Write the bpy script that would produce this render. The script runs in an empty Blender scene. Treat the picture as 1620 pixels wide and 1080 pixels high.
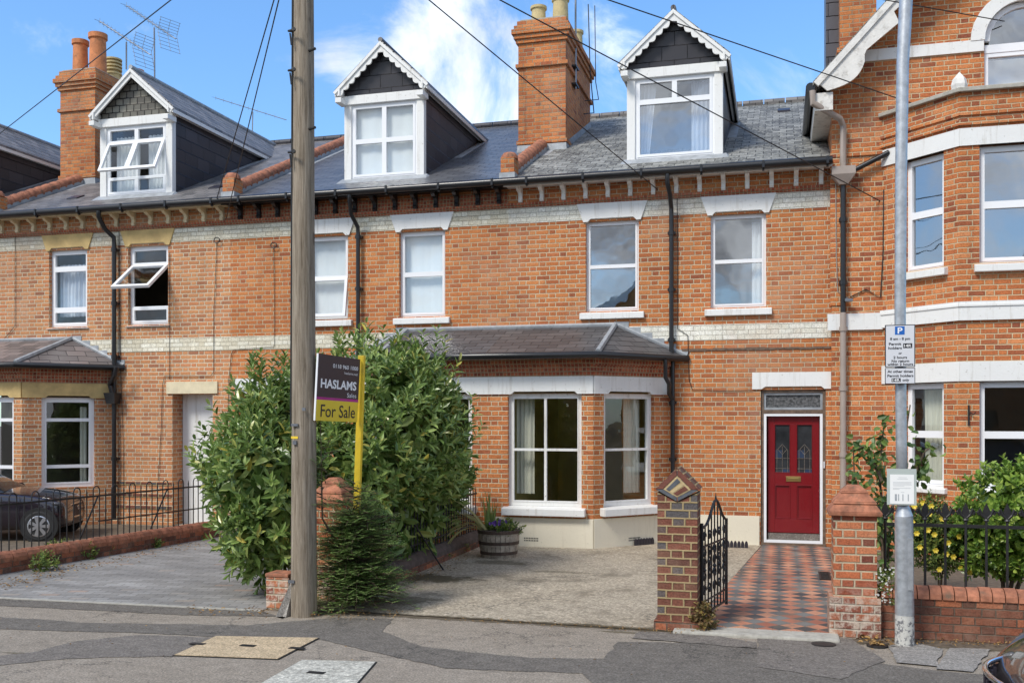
import bpy, math, random
from math import sin, cos, pi, radians, sqrt, floor
from mathutils import Vector, Matrix
random.seed(7)
SC = bpy.context.scene
COL = SC.collection
# ---------------------------------------------------------------- camera
F, Y0, D, H = 1550.0, 662.0, 15.8, 1.98
PS = radians(15.26); SP, CP = sin(PS), cos(PS)
cam_d = bpy.data.cameras.new('camera'); cam = bpy.data.objects.new('camera', cam_d); COL.objects.link(cam)
cam.location = (0, -D, H); cam.rotation_euler = (radians(90), 0, PS)
cam_d.sensor_width = 36; cam_d.lens = 36*F/1620; cam_d.shift_y = (Y0-540)/1620
cam_d.clip_start = .1; cam_d.clip_end = 1500
SC.camera = cam
# ---------------------------------------------------------------- light
SUN_EL, SUN_AZ = radians(47), radians(-30)     # azimuth measured from -Y (street side) towards -X
sdir = Vector((sin(SUN_AZ)*cos(SUN_EL), -cos(SUN_AZ)*cos(SUN_EL), sin(SUN_EL)))   # towards the sun
sl = bpy.data.lights.new('sun', 'SUN'); sl.energy = 1.7; sl.angle = radians(16); sl.color = (1, .95, .87)
so = bpy.data.objects.new('sun', sl); COL.objects.link(so); so.rotation_euler = sdir.to_track_quat('Z', 'Y').to_euler()
so.location = (0, -20, 30)
SC.view_settings.view_transform = 'Standard'; SC.view_settings.look = 'None'
SC.view_settings.exposure = 0.88; SC.view_settings.gamma = 1
W = bpy.data.worlds.new('World'); SC.world = W; W.use_nodes = True

# ---------------------------------------------------------------- node helpers
class NT:
    def __init__(s, tree): s.t = tree; s.n = tree.nodes; s.l = tree.links
    def new(s, typ, **kw):
        n = s.n.new(typ)
        for k, v in kw.items(): setattr(n, k, v)
        return n
    def put(s, sock, v):
        if isinstance(v, bpy.types.NodeSocket): s.l.new(v, sock)
        elif isinstance(v, (tuple, list)) and len(v) == 3 and sock.type == 'RGBA': sock.default_value = (*v, 1)
        else: sock.default_value = v
    def m(s, op, a, b=None, c=None, clamp=False):
        n = s.new('ShaderNodeMath', operation=op); n.use_clamp = clamp
        s.put(n.inputs[0], a)
        if b is not None: s.put(n.inputs[1], b)
        if c is not None: s.put(n.inputs[2], c)
        return n.outputs[0]
    def vm(s, op, a, b=None):
        n = s.new('ShaderNodeVectorMath', operation=op); s.put(n.inputs[0], a)
        if b is not None: s.put(n.inputs[1], b)
        return n.outputs['Value'] if op in ('DOT_PRODUCT', 'LENGTH') else n.outputs[0]
    def mix(s, f, a, b, mode='MIX'):
        n = s.new('ShaderNodeMix', data_type='RGBA', blend_type=mode)
        s.put(n.inputs[0], f); s.put(n.inputs[6], a); s.put(n.inputs[7], b)
        return n.outputs[2]
    def noise(s, vec, scale, detail=4, rough=.55, dist=0, col=False):
        n = s.new('ShaderNodeTexNoise'); s.put(n.inputs['Scale'], scale); n.inputs['Detail'].default_value = detail
        n.inputs['Roughness'].default_value = rough; n.inputs['Distortion'].default_value = dist
        if vec is not None: s.l.new(vec, n.inputs['Vector'])
        return n.outputs['Color' if col else 'Fac']
    def ramp(s, f, stops, interp='LINEAR'):
        n = s.new('ShaderNodeValToRGB'); r = n.color_ramp; r.interpolation = interp
        while len(r.elements) < len(stops): r.elements.new(.5)
        for e, (p, c) in zip(r.elements, stops):
            e.position = p; e.color = (*c, 1) if isinstance(c, (tuple, list)) else (c, c, c, 1)
        s.l.new(f, n.inputs[0]); return n.outputs[0]
    def mr(s, v, a, b, c=0, d=1, smooth=False):
        n = s.new('ShaderNodeMapRange'); n.interpolation_type = 'SMOOTHSTEP' if smooth else 'LINEAR'
        s.put(n.inputs[0], v)
        for i, x in zip((1, 2, 3, 4), (a, b, c, d)): s.put(n.inputs[i], x)
        return n.outputs[0]
    def xyz(s, v):
        n = s.new('ShaderNodeSeparateXYZ'); s.l.new(v, n.inputs[0]); return n.outputs
    def comb(s, x, y, z=0):
        n = s.new('ShaderNodeCombineXYZ'); s.put(n.inputs[0], x); s.put(n.inputs[1], y); s.put(n.inputs[2], z); return n.outputs[0]
    def bump(s, h, strength=.5, dist=.01):
        n = s.new('ShaderNodeBump'); n.inputs['Strength'].default_value = strength; n.inputs['Distance'].default_value = dist
        s.l.new(h, n.inputs['Height']); return n.outputs[0]
# world
w = NT(W.node_tree); w.n.clear()
sky = w.new('ShaderNodeTexSky', sky_type='NISHITA'); sky.sun_disc = False
sky.sun_elevation = SUN_EL; sky.sun_rotation = math.atan2(sdir.x, sdir.y)
sky.air_density = 1.0; sky.dust_density = .4; sky.ozone_density = 2.5
tc = w.new('ShaderNodeTexCoord'); dv = tc.outputs['Generated']
o = w.xyz(dv)
zc = w.m('MAXIMUM', w.m('ADD', o[2], .12), .03)
proj = w.comb(w.m('DIVIDE', o[0], zc), w.m('DIVIDE', o[1], zc), 0)
n1 = w.noise(w.vm('ADD', proj, (2.3, 5.1, 0)), .95, 9, .6, .35)
n2 = w.noise(proj, 2.8, 6, .6)
cl_all = w.mr(n1, .56, .76, 0, .85, True)
# heavy cloud over the street behind the photographer
back = w.mr(o[1], .25, -.35, 0, 1, True)
cl_back = w.m('MULTIPLY', back, w.mr(w.m('ADD', w.m('MULTIPLY', n1, .5), w.m('MULTIPLY', w.noise(dv, 5, 7, .6, 1.2), .5)), .38, .56, .25, 1, True))
def pdir(px, py):
    v = Vector((-SP*1+(px-810)/F*CP, CP+(px-810)/F*SP, (Y0-py)/F)); return v.normalized()
def blob(px, py, r0, r1):
    d_ = w.vm('DISTANCE', dv, tuple(pdir(px, py)))
    n = d_.node
    return w.mr(n.outputs['Value'], r1, r0, 0, 1, True)
dn = w.noise(dv, 7.5, 8, .62, .5)
bl = w.m('MAXIMUM', blob(760, 110, .03, .135), blob(700, 60, .02, .10))
bl = w.m('MAXIMUM', bl, w.m('MULTIPLY', blob(570, 95, .02, .09), .62))
bl = w.m('MAXIMUM', bl, w.m('MULTIPLY', blob(900, 50, .02, .12), .72))
cl_blob = w.mr(w.m('ADD', bl, w.m('MULTIPLY', w.m('SUBTRACT', dn, .5), 2.8)), .42, 1.15, 0, .90, True)
wisp = w.m('MULTIPLY', w.mr(w.noise(dv, 4.0, 8, .65, .8), .58, .78, 0, .5, True), 1.0)
cl = w.m('MAXIMUM', w.m('MAXIMUM', cl_blob, wisp), w.m('MAXIMUM', cl_back, w.m('MULTIPLY', cl_all, w.mr(o[1], .5, .2, 0, 1, True))))
shade = w.mr(w.noise(dv, 6, 7, .6), .35, .7, .55, 1.0)
ccol = w.mix(w.m('MULTIPLY', back, w.mr(w.noise(dv, 4.2, 7, .62, 1.0), .42, .6, 0, 1, True)), (5.6, 5.9, 6.3), (2.7, 2.9, 3.3))
ccol = w.mix(1.0, ccol, w.comb(shade, shade, shade), 'MULTIPLY')
skyc = w.mix(1.0, sky.outputs[0], w.mix(w.mr(o[2], .02, .40, 0, 1), (.60, .76, .88), (.66, .88, 1.03)), 'MULTIPLY')
bg = w.new('ShaderNodeBackground'); bg.inputs['Strength'].default_value = .14
w.l.new(w.mix(cl, skyc, ccol), bg.inputs[0])
wo = w.new('ShaderNodeOutputWorld'); w.l.new(bg.outputs[0], wo.inputs[0])

# ---------------------------------------------------------------- pixel -> world (used to read the photo's measurements)
def atY(px, py, Y=0.0):
    t = (px-810)/F; d = (D+Y)/(CP+t*SP); return d*(-SP+t*CP), H+(Y0-py)*d/F
def gnd(px, py, Z=0.0):
    t = (px-810)/F; d = F*(H-Z)/(py-Y0); return d*(-SP+t*CP), d*(CP+t*SP)-D
def atD(px, py, d):
    t = (px-810)/F; return Vector((d*(-SP+t*CP), d*(CP+t*SP)-D, H+(Y0-py)*d/F))
def on_line(px, p, q):      # distance along the vertical plane p->q where the column px meets it
    t = (px-810)/F; r = Vector((-SP+t*CP, CP+t*SP)); c = Vector((0, -D)); p = Vector(p); e = (Vector(q)-p)
    L = e.length; e = e/L
    den = r.x*e.y-r.y*e.x; w_ = p-c
    d = (w_.x*e.y-w_.y*e.x)/den; u = ((c+r*d)-p).dot(e); return u, d
def zat(py, d): return H+(Y0-py)*d/F

# ---------------------------------------------------------------- materials
def new_mat(name):
    m = bpy.data.materials.new(name); m.use_nodes = True; t = NT(m.node_tree); t.n.clear()
    b = t.new('ShaderNodeBsdfPrincipled'); out = t.new('ShaderNodeOutputMaterial'); t.l.new(b.outputs[0], out.inputs[0])
    return m, t, b
def setb(t, b, col=None, rough=None, metal=None, norm=None, spec=None, coat=None):
    if col is not None: t.put(b.inputs['Base Color'], col)
    if rough is not None: t.put(b.inputs['Roughness'], rough)
    if metal is not None: t.put(b.inputs['Metallic'], metal)
    if norm is not None: t.l.new(norm, b.inputs['Normal'])
    if spec is not None: t.put(b.inputs['Specular IOR Level'], spec)
    if coat is not None: t.put(b.inputs['Coat Weight'], coat)
def geo(t): return t.new('ShaderNodeNewGeometry').outputs['Position']
def plain_streak(name, col, rough, dc, amt):
    m, t, b = new_mat(name); P = geo(t)
    c = t.ramp(t.noise(P, 2.2, 6, .6), [(.3, tuple(x*.95 for x in col)), (.7, col)])
    c = t.mix(t.mr(t.noise(t.vm('MULTIPLY', P, (7, 7, .6)), 1.6, 6, .7), .52, .74, 0, amt, True), c, dc)
    c = t.mix(t.mr(t.noise(P, 17, 8, .75), .60, .68, 0, amt*1.3, True), c, tuple(x*.7 for x in dc))
    setb(t, b, c, rough, None, t.bump(t.noise(P, 25, 5), .25, .01)); return m
def plain(name, col, rough=.6, metal=0, var=.15, scale=3, bump=0, bscale=60, coat=0, dirt=None, spec=None, ds=9):
    m, t, b = new_mat(name); P = geo(t)
    n = t.noise(P, scale, 6, .6)
    lo = tuple(c*(1-var) for c in col); hi = tuple(min(1, c*(1+var)) for c in col)
    c = t.ramp(n, [(.3, lo), (.7, hi)])
    if dirt:
        dc, amt = dirt
        d = t.mr(t.noise(P, ds, 8, .7), .50, .58 if ds > 9 else .72, 0, amt, True); c = t.mix(d, c, dc)
    nb = t.bump(t.noise(P, bscale, 5), bump, .01) if bump else None
    setb(t, b, c, rough, metal, nb, spec, coat)
    return m
def brick(name, ramp, mortar, mw=.006, row=.075, per=.3375, seed=0., stain=.3, rough=.85, hdr=.667, bs=.8, stainc=(.13, .08, .055), eff=None):
    m, t, b = new_mat(name)
    uv = t.new('ShaderNodeUVMap').outputs[0]; P = geo(t)
    wob = t.noise(P, 14, 3, col=True)
    uv = t.vm('ADD', uv, t.vm('MULTIPLY', t.vm('SUBTRACT', wob, (.5, .5, .5)), (.009, .009, 0)))
    o = t.xyz(uv); v = t.m('DIVIDE', o[1], row); r = t.m('FLOOR', v); fv = t.m('FRACT', v)
    rr = t.m('FRACT', t.m('MULTIPLY', t.m('SINE', t.m('MULTIPLY', r, 12.9898)), 43.7))
    uo = t.m('ADD', t.m('ADD', t.m('DIVIDE', o[0], per), t.m('MULTIPLY', t.m('FLOORED_MODULO', r, 2.), .5)), t.m('MULTIPLY', rr, .07))
    cell = t.m('FLOOR', uo); f = t.m('FRACT', uo)
    isH = t.m('GREATER_THAN', f, hdr)
    du = t.m('MULTIPLY', t.m('MINIMUM', t.m('MINIMUM', f, t.m('SUBTRACT', 1., f)), t.m('ABSOLUTE', t.m('SUBTRACT', f, hdr))), per)
    dvv = t.m('MULTIPLY', t.m('MINIMUM', fv, t.m('SUBTRACT', 1., fv)), row)
    d = t.m('MINIMUM', du, dvv)
    br = t.mr(d, mw*.6, mw*1.25, 0, 1, True)
    wn = t.new('ShaderNodeTexWhiteNoise', noise_dimensions='3D')
    t.l.new(t.comb(t.m('ADD', t.m('MULTIPLY', cell, 2.), isH), r, seed), wn.inputs[0])
    cn = t.m('ADD', t.m('MULTIPLY', wn.outputs[0], .82), t.m('MULTIPLY', t.noise(P, 1.3, 4), .18))
    c = t.ramp(cn, ramp, 'LINEAR')
    g = t.noise(P, 55, 5, .7); c = t.mix(.8, c, t.ramp(g, [(.3, .55), (.62, 1.28)]), 'MULTIPLY')
    mo = t.mix(t.noise(P, 4, 4), tuple(x*.62 for x in mortar), mortar)
    c = t.mix(br, mo, c)
    if stain:
        s = t.mr(t.noise(t.vm('MULTIPLY', P, (1, 1, .45)), 1.7, 8, .68), .5, .78, 0, stain, True)
        c = t.mix(s, c, stainc)
    stv = t.mr(t.noise(t.vm('MULTIPLY', P, (5, 5, .4)), 1.3, 6, .7), .54, .75, 0, stain*.9+.12, True); c = t.mix(stv, c, (.12, .07, .05))
    c = t.mix(.8, c, t.ramp(t.noise(P, .55, 5, .65), [(.3, .76), (.7, 1.2)]), 'MULTIPLY')
    c = t.mix(t.mr(t.noise(t.vm('ADD', P, (7, 3, 1)), .8, 6, .7), .5, .72, 0, .34, True), c, (.50, .33, .23))
    if eff:
        e_ = t.m('MULTIPLY', t.mr(t.xyz(P)[2], eff[1], eff[2], 1, 0, True), t.mr(t.noise(P, 11, 7, .75), .42, .6, 0, .8, True)); c = t.mix(e_, c, eff[0])
    h = t.m('ADD', br, t.m('MULTIPLY', g, .7))
    setb(t, b, c, rough, None, t.bump(h, bs, .016), .25)
    return m
O1 = [(0, (.17, .055, .038)), (.05, (.26, .08, .045)), (.16, (.42, .135, .052)), (.4, (.50, .17, .058)), (.62, (.56, .20, .068)), (.82, (.59, .235, .085)), (.92, (.47, .145, .06)), (1, (.62, .29, .14))]
O2 = [(0, (.24, .09, .055)), (.12, (.38, .16, .085)), (.34, (.52, .225, .10)), (.66, (.60, .28, .125)), (.86, (.54, .21, .095)), (1, (.66, .36, .19))]
M = {}
M['brickC'] = brick('orange_red_brick', O1, (.76, .62, .42), mw=.0075, stain=.2, seed=1.)
M['brickB'] = brick('bright_orange_brick', O1, (.72, .58, .38), mw=.007, stain=.15, seed=2.)
M['brickA'] = brick('pale_orange_brick', O2, (.80, .67, .48), mw=.0085, stain=.15, seed=3.)
M['brickD'] = brick('deep_orange_brick', [(0, (.16, .05, .035)), (.08, (.28, .085, .045)), (.3, (.48, .15, .055)), (.7, (.58, .20, .066)), (1, (.64, .27, .12))], (.76, .60, .38), mw=.0075, stain=.2, seed=4.)
M['brickPr'] = brick('gate_pier_brick', [(0, (.12, .04, .03)), (.2, (.28, .08, .045)), (.6, (.46, .14, .06)), (1, (.52, .22, .11))], (.58, .47, .32), mw=.0085, stain=.4, seed=14., eff=((.66, .56, .46), .15, .55))
M['brickCh'] = brick('sooty_chimney_brick', O1, (.50, .40, .26), mw=.0065, stain=.5, seed=5.)
M['brickW'] = brick('weathered_wall_brick', [(0, (.08, .04, .03)), (.35, (.17, .065, .042)), (.65, (.28, .095, .052)), (.9, (.42, .14, .065)), (1, (.45, .24, .16))], (.16, .12, .09), stain=.55, seed=6., eff=((.5, .40, .32), -.5, .25))
M['brickWe'] = brick('efflorescent_pier_brick', [(0, (.12, .045, .035)), (.4, (.30, .09, .05)), (1, (.5, .2, .1))], (.50, .42, .33), mw=.008, stain=.4, seed=16., eff=((.64, .55, .45), .2, .6))
M['brickP'] = brick('plum_and_blue_brick', [(0, (.07, .065, .07)), (.22, (.13, .115, .11)), (.28, (.13, .05, .035)), (.7, (.23, .085, .055)), (.85, (.10, .045, .035)), (1, (.28, .12, .07))], (.50, .38, .20), mw=.0085, seed=7., stain=.15)
M['brickR'] = brick('red_dentil_brick', [(0, (.2, .05, .03)), (.5, (.40, .10, .05)), (1, (.5, .17, .08))], (.55, .42, .26), row=.06, per=.12, hdr=.5, stain=.3, seed=8.)
M['creamb'] = brick('cream_painted_brick', [(0, (.62, .56, .42)), (.5, (.74, .69, .55)), (1, (.82, .79, .67))], (.60, .53, .38), mw=.004, stain=.08, stainc=(.5, .44, .3), seed=9.)
M['creamw'] = brick('white_painted_brick', [(0, (.74, .71, .60)), (.5, (.80, .78, .68)), (1, (.85, .83, .75))], (.70, .66, .55), mw=.0035, stain=.08, stainc=(.45, .42, .33), seed=10.)
M['white'] = plain_streak('white_masonry_paint', (.80, .80, .78), .5, (.38, .34, .27), .5)
M['pvc'] = plain('white_upvc', (.84, .85, .87), .28, var=.02, scale=1.5)
M['oldwhite'] = plain('flaking_white_paint', (.72, .70, .66), .6, var=.1, scale=8, dirt=((.30, .27, .23), .75), bump=.4, bscale=30)
M['render'] = plain_streak('cream_render', (.76, .70, .56), .8, (.46, .40, .29), .30)
M['yellowstone'] = plain('yellow_ochre_stone', (.56, .40, .17), .8, var=.25, scale=4, bump=.3, bscale=30)
M['palestone'] = plain('pale_cream_stone', (.72, .62, .42), .8, var=.15, scale=5, bump=.2)
M['black'] = plain('black_gutter_plastic', (.016, .016, .018), .28, var=.2)
M['iron'] = plain('black_painted_iron', (.018, .017, .017), .45, var=.3, scale=12, bump=.2)
M['taupe'] = plain('taupe_painted_pipe', (.36, .30, .26), .5, var=.1)
M['lead'] = plain('grey_lead_flashing', (.34, .36, .38), .55, metal=.2, var=.25, scale=7, bump=.2, bscale=20)
M['terra'] = plain('terracotta', (.55, .20, .075), .75, var=.3, scale=6, dirt=((.16, .09, .05), .5), bump=.2)
M['terracap'] = plain('terracotta_coping', (.37, .145, .08), .85, var=.45, scale=11, dirt=((.12, .095, .065), .85), bump=.3, bscale=40)
M['buff'] = plain('buff_clay', (.55, .44, .22), .7, var=.2, scale=6, dirt=((.2, .16, .1), .3))
M['redpaint'] = plain('deep_red_gloss_paint', (.19, .008, .012), .22, var=.06, scale=2, coat=.4)
M['brown'] = plain('weathered_brown_wood', (.14, .095, .065), .7, var=.4, scale=15, bump=.3)
M['brass'] = plain('brass', (.65, .48, .18), .3, metal=1, var=.1)
M['dark'] = plain('dark_recess', (.02, .02, .02), .9)
M['plaster'] = plain('room_plaster', (.30, .27, .21), .9, var=.15, scale=1)
M['roomyellow'] = plain('yellow_room_plaster', (.62, .54, .22), .9, var=.2, scale=1)
M['curtain'] = plain('cream_curtain_cloth', (.60, .58, .48), .9, var=.06, scale=5)
M['net'] = plain('white_blind_cloth', (.82, .84, .85), .9, var=.03, scale=2)
M['bluecurtain'] = plain('pale_blue_curtain_cloth', (.66, .70, .78), .9, var=.06, scale=5)
M['galv'] = plain('galvanised_steel', (.46, .48, .50), .42, metal=.55, var=.22, scale=18, bump=.1)
M['polewhite'] = plain('flaked_white_base_paint', (.55, .54, .5), .7, var=.1, scale=20, dirt=((.13, .13, .14), .95), bump=.3, ds=22)
M['wires'] = plain('black_cable', (.012, .012, .013), .5)
M['alu'] = plain('dull_aluminium', (.25, .26, .28), .4, metal=.7, var=.2)
M['whiteplastic'] = plain('grey_sign_face', (.66, .67, .70), .35, var=.03)
M['paper'] = plain('white_paper', (.84, .84, .82), .6, var=.03)
M['ink'] = plain('black_print', (.015, .014, .02), .5)
M['signdark'] = plain('charcoal_sign_panel', (.030, .026, .036), .35, var=.05)
M['signyellow'] = plain('yellow_sign_panel', (.78, .58, .04), .4, var=.06)
M['postyellow'] = plain('yellow_painted_post', (.80, .55, .03), .45, var=.1, scale=8, dirt=((.35, .25, .06), .35))
M['magenta'] = plain('magenta_stripe', (.42, .02, .22), .4)
M['letter'] = plain('white_lettering', (.85, .85, .85), .5, var=0)
M['parkblue'] = plain('parking_blue', (.01, .12, .45), .4, var=.03)
M['soil'] = plain('garden_soil', (.13, .10, .07), .95, var=.4, scale=12, bump=.8, bscale=50)
M['tyre'] = plain('tyre_rubber', (.02, .02, .02), .8, var=.2)
M['rim'] = plain('alloy_wheel', (.5, .5, .52), .3, metal=.8, var=.05)
M['carglass'] = plain('car_glass', (.02, .022, .025), .05, var=0, spec=.8)
M['carA'] = plain('black_car_paint', (.012, .008, .016), .18, coat=1, var=.05)
M['carB'] = plain('grey_brown_car_paint', (.04, .035, .034), .3, metal=.2, coat=1, var=.05)
M['chrome'] = plain('chrome', (.7, .7, .72), .12, metal=1, var=.02)
M['lamp'] = plain('headlamp_glass', (.10, .10, .11), .12, var=.2, metal=.2)
M['stem'] = plain('brown_bark', (.12, .085, .055), .9, var=.3, scale=20)
M['staves'] = plain('weathered_barrel_oak', (.38, .32, .25), .85, var=.45, scale=14, bump=.4)
M['hoop'] = plain('rusty_barrel_hoop', (.09, .06, .045), .7, var=.3, scale=20, metal=.3)
M['concrete'] = plain('pale_concrete', (.40, .38, .33), .9, var=.2, scale=14, bump=.5, bscale=90, dirt=((.16, .15, .12), .5))

def leafmat(name, stops, rough=.35, spec=.5):
    m, t, b = new_mat(name); g = t.new('ShaderNodeNewGeometry')
    c = t.ramp(g.outputs['Random Per Island'], stops)
    c = t.mix(.5, c, t.ramp(t.noise(g.outputs['Position'], 5, 3), [(.3, .7), (.7, 1.25)]), 'MULTIPLY')
    setb(t, b, c, rough, None, None, spec); b.inputs['Subsurface Weight'].default_value = 0
    tr = t.new('ShaderNodeBsdfTranslucent'); t.l.new(c, tr.inputs[0])
    mx = t.new('ShaderNodeMixShader'); mx.inputs[0].default_value = .22
    t.l.new(b.outputs[0], mx.inputs[1]); t.l.new(tr.outputs[0], mx.inputs[2])
    t.l.new(mx.outputs[0], [n for n in t.n if n.type == 'OUTPUT_MATERIAL'][0].inputs[0])
    return m
M['laurel'] = leafmat('laurel_leaf', [(0, (.08, .14, .03)), (.45, (.20, .30, .075)), (.88, (.36, .46, .15)), (.97, (.45, .45, .12)), (1, (.55, .45, .08))], .27)
M['yew'] = leafmat('yew_needles', [(0, (.08, .15, .035)), (.6, (.20, .31, .09)), (1, (.36, .46, .16))], .5)
M['camellia'] = leafmat('camellia_leaf', [(0, (.10, .18, .03)), (.5, (.22, .36, .06)), (1, (.40, .50, .10))], .25)
M['rose'] = leafmat('climber_leaf', [(0, (.05, .10, .03)), (.6, (.13, .22, .05)), (1, (.30, .36, .08))], .45)
M['ivyred'] = leafmat('bronze_leaf', [(0, (.12, .12, .04)), (.6, (.22, .12, .06)), (1, (.35, .28, .08))], .5)
M['weed'] = leafmat('weed_leaf', [(0, (.06, .10, .03)), (.6, (.16, .24, .05)), (1, (.34, .36, .08))], .5)
M['straw'] = leafmat('dry_strap_leaf', [(0, (.35, .33, .12)), (.6, (.50, .44, .2)), (1, (.6, .52, .28))], .6)
M['iris'] = leafmat('green_strap_leaf', [(0, (.12, .2, .05)), (1, (.3, .36, .1))], .5)
M['litter'] = leafmat('dead_leaf', [(0, (.12, .07, .03)), (.5, (.28, .16, .06)), (1, (.5, .3, .1))], .8)
M['yflower'] = leafmat('yellow_petal', [(0, (.7, .5, .02)), (1, (.85, .68, .08))], .5)
M['wflower'] = leafmat('white_petal', [(0, (.7, .7, .66)), (1, (.85, .85, .82))], .5)
M['pflower'] = leafmat('purple_petal', [(0, (.12, .04, .3)), (1, (.25, .12, .5))], .5)

def glassmat(name, refl=.16, tint=(.9, .93, .93)):
    m = bpy.data.materials.new(name); m.use_nodes = True; t = NT(m.node_tree); t.n.clear()
    out = t.new('ShaderNodeOutputMaterial'); tr = t.new('ShaderNodeBsdfTransparent'); t.put(tr.inputs[0], tint)
    gl = t.new('ShaderNodeBsdfGlossy'); gl.inputs['Roughness'].default_value = .015; gl.inputs[0].default_value = (.95, .97, 1, 1)
    nb = t.bump(t.noise(geo(t), 1.6, 2), .06, .05); t.l.new(nb, gl.inputs['Normal'])
    fr = t.new('ShaderNodeLayerWeight'); fr.inputs[0].default_value = .5
    mx = t.new('ShaderNodeMixShader'); t.l.new(t.m('ADD', t.m('MULTIPLY', t.m('POWER', fr.outputs['Facing'], 4.), .9), refl, clamp=True), mx.inputs[0])
    t.l.new(tr.outputs[0], mx.inputs[1]); t.l.new(gl.outputs[0], mx.inputs[2]); t.l.new(mx.outputs[0], out.inputs[0])
    return m
M['glass'] = glassmat('window_glass', .10)
M['glassU'] = glassmat('upper_window_glass', .34)
M['glassS'] = glassmat('light_glass', .12)

def slate(name, stops, w_=.25, h_=.19, lichen=None, rough=.5, moss=None, gap=.006):
    m, t, b = new_mat(name)
    uv = t.new('ShaderNodeUVMap').outputs[0]; P = geo(t)
    wob = t.noise(P, 9, 3, col=True)
    uv = t.vm('ADD', uv, t.vm('MULTIPLY', t.vm('SUBTRACT', wob, (.5, .5, .5)), (.02, .02, 0)))
    o = t.xyz(uv); v = t.m('DIVIDE', o[1], h_); r = t.m('FLOOR', v); fv = t.m('FRACT', v)
    uo = t.m('ADD', t.m('DIVIDE', o[0], w_), t.m('MULTIPLY', t.m('FLOORED_MODULO', r, 2.), .5))
    cell = t.m('FLOOR', uo); f = t.m('FRACT', uo)
    du = t.m('MULTIPLY', t.m('MINIMUM', f, t.m('SUBTRACT', 1., f)), w_)
    wn = t.new('ShaderNodeTexWhiteNoise', noise_dimensions='3D'); t.l.new(t.comb(cell, r, 0), wn.inputs[0])
    c = t.ramp(t.m('ADD', t.m('MULTIPLY', wn.outputs[0], .7), t.m('MULTIPLY', t.noise(P, 3, 5), .3)), stops)
    if lichen:
        l = t.mr(t.noise(P, 16, 8, .75), lichen[1], lichen[1]+.12, 0, lichen[2], True); c = t.mix(l, c, lichen[0])
    if moss:
        l = t.mr(t.noise(P, 5, 8, .8), moss[1], moss[1]+.08, 0, .9, True); c = t.mix(l, c, moss[0])
    edge = t.m('MULTIPLY', t.mr(du, gap*.4, gap, 0, 1, True), t.mr(fv, .0, gap/h_*2.6, 0, 1, True))
    c = t.mix(edge, tuple(x*.25 for x in stops[0][1]), c)  # dark joints between slates; shadow along each row painted into the colour
    h = t.m('ADD', t.m('MULTIPLY', edge, t.m('SUBTRACT', 1.3, fv)), t.m('MULTIPLY', wn.outputs[0], .5))
    setb(t, b, c, rough, None, t.bump(h, 1., .03), .4)
    return m
M['slateA'] = slate('brown_grey_slate', [(0, (.10, .095, .095)), (.5, (.17, .16, .155)), (1, (.25, .23, .22))], lichen=((.32, .29, .25), .60, .4))
M['slateB'] = slate('smooth_blue_grey_slate', [(0, (.085, .088, .098)), (.5, (.125, .128, .138)), (1, (.17, .172, .182))], rough=.33, w_=.3, h_=.16)
M['slateC'] = slate('lichen_covered_slate', [(0, (.07, .07, .068)), (.5, (.17, .17, .16)), (1, (.33, .33, .31))], lichen=((.48, .48, .43), .50, .8), rough=.7, moss=((.20, .19, .04), .67))
M['slateV'] = slate('charcoal_hung_slate', [(0, (.035, .033, .038)), (.5, (.05, .048, .055)), (1, (.075, .07, .08))], w_=.42, h_=.24, rough=.4)
M['slateBay'] = slate('dark_bay_slate', [(0, (.05, .048, .05)), (.5, (.085, .08, .082)), (1, (.12, .11, .11))], w_=.3, h_=.17, rough=.45, lichen=((.3, .3, .3), .7, .5))
M['slateBayA'] = slate('mottled_bay_slate', [(0, (.09, .08, .08)), (.5, (.17, .145, .14)), (1, (.26, .21, .2))], w_=.33, h_=.2, rough=.5, lichen=((.36, .33, .3), .62, .5))
def fishscale():
    return slate('fish_scale_slate', [(0, (.12, .11, .1)), (.5, (.2, .19, .16)), (1, (.3, .3, .26))], w_=.16, h_=.13, gap=.012)
M['fish'] = fishscale()

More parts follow.
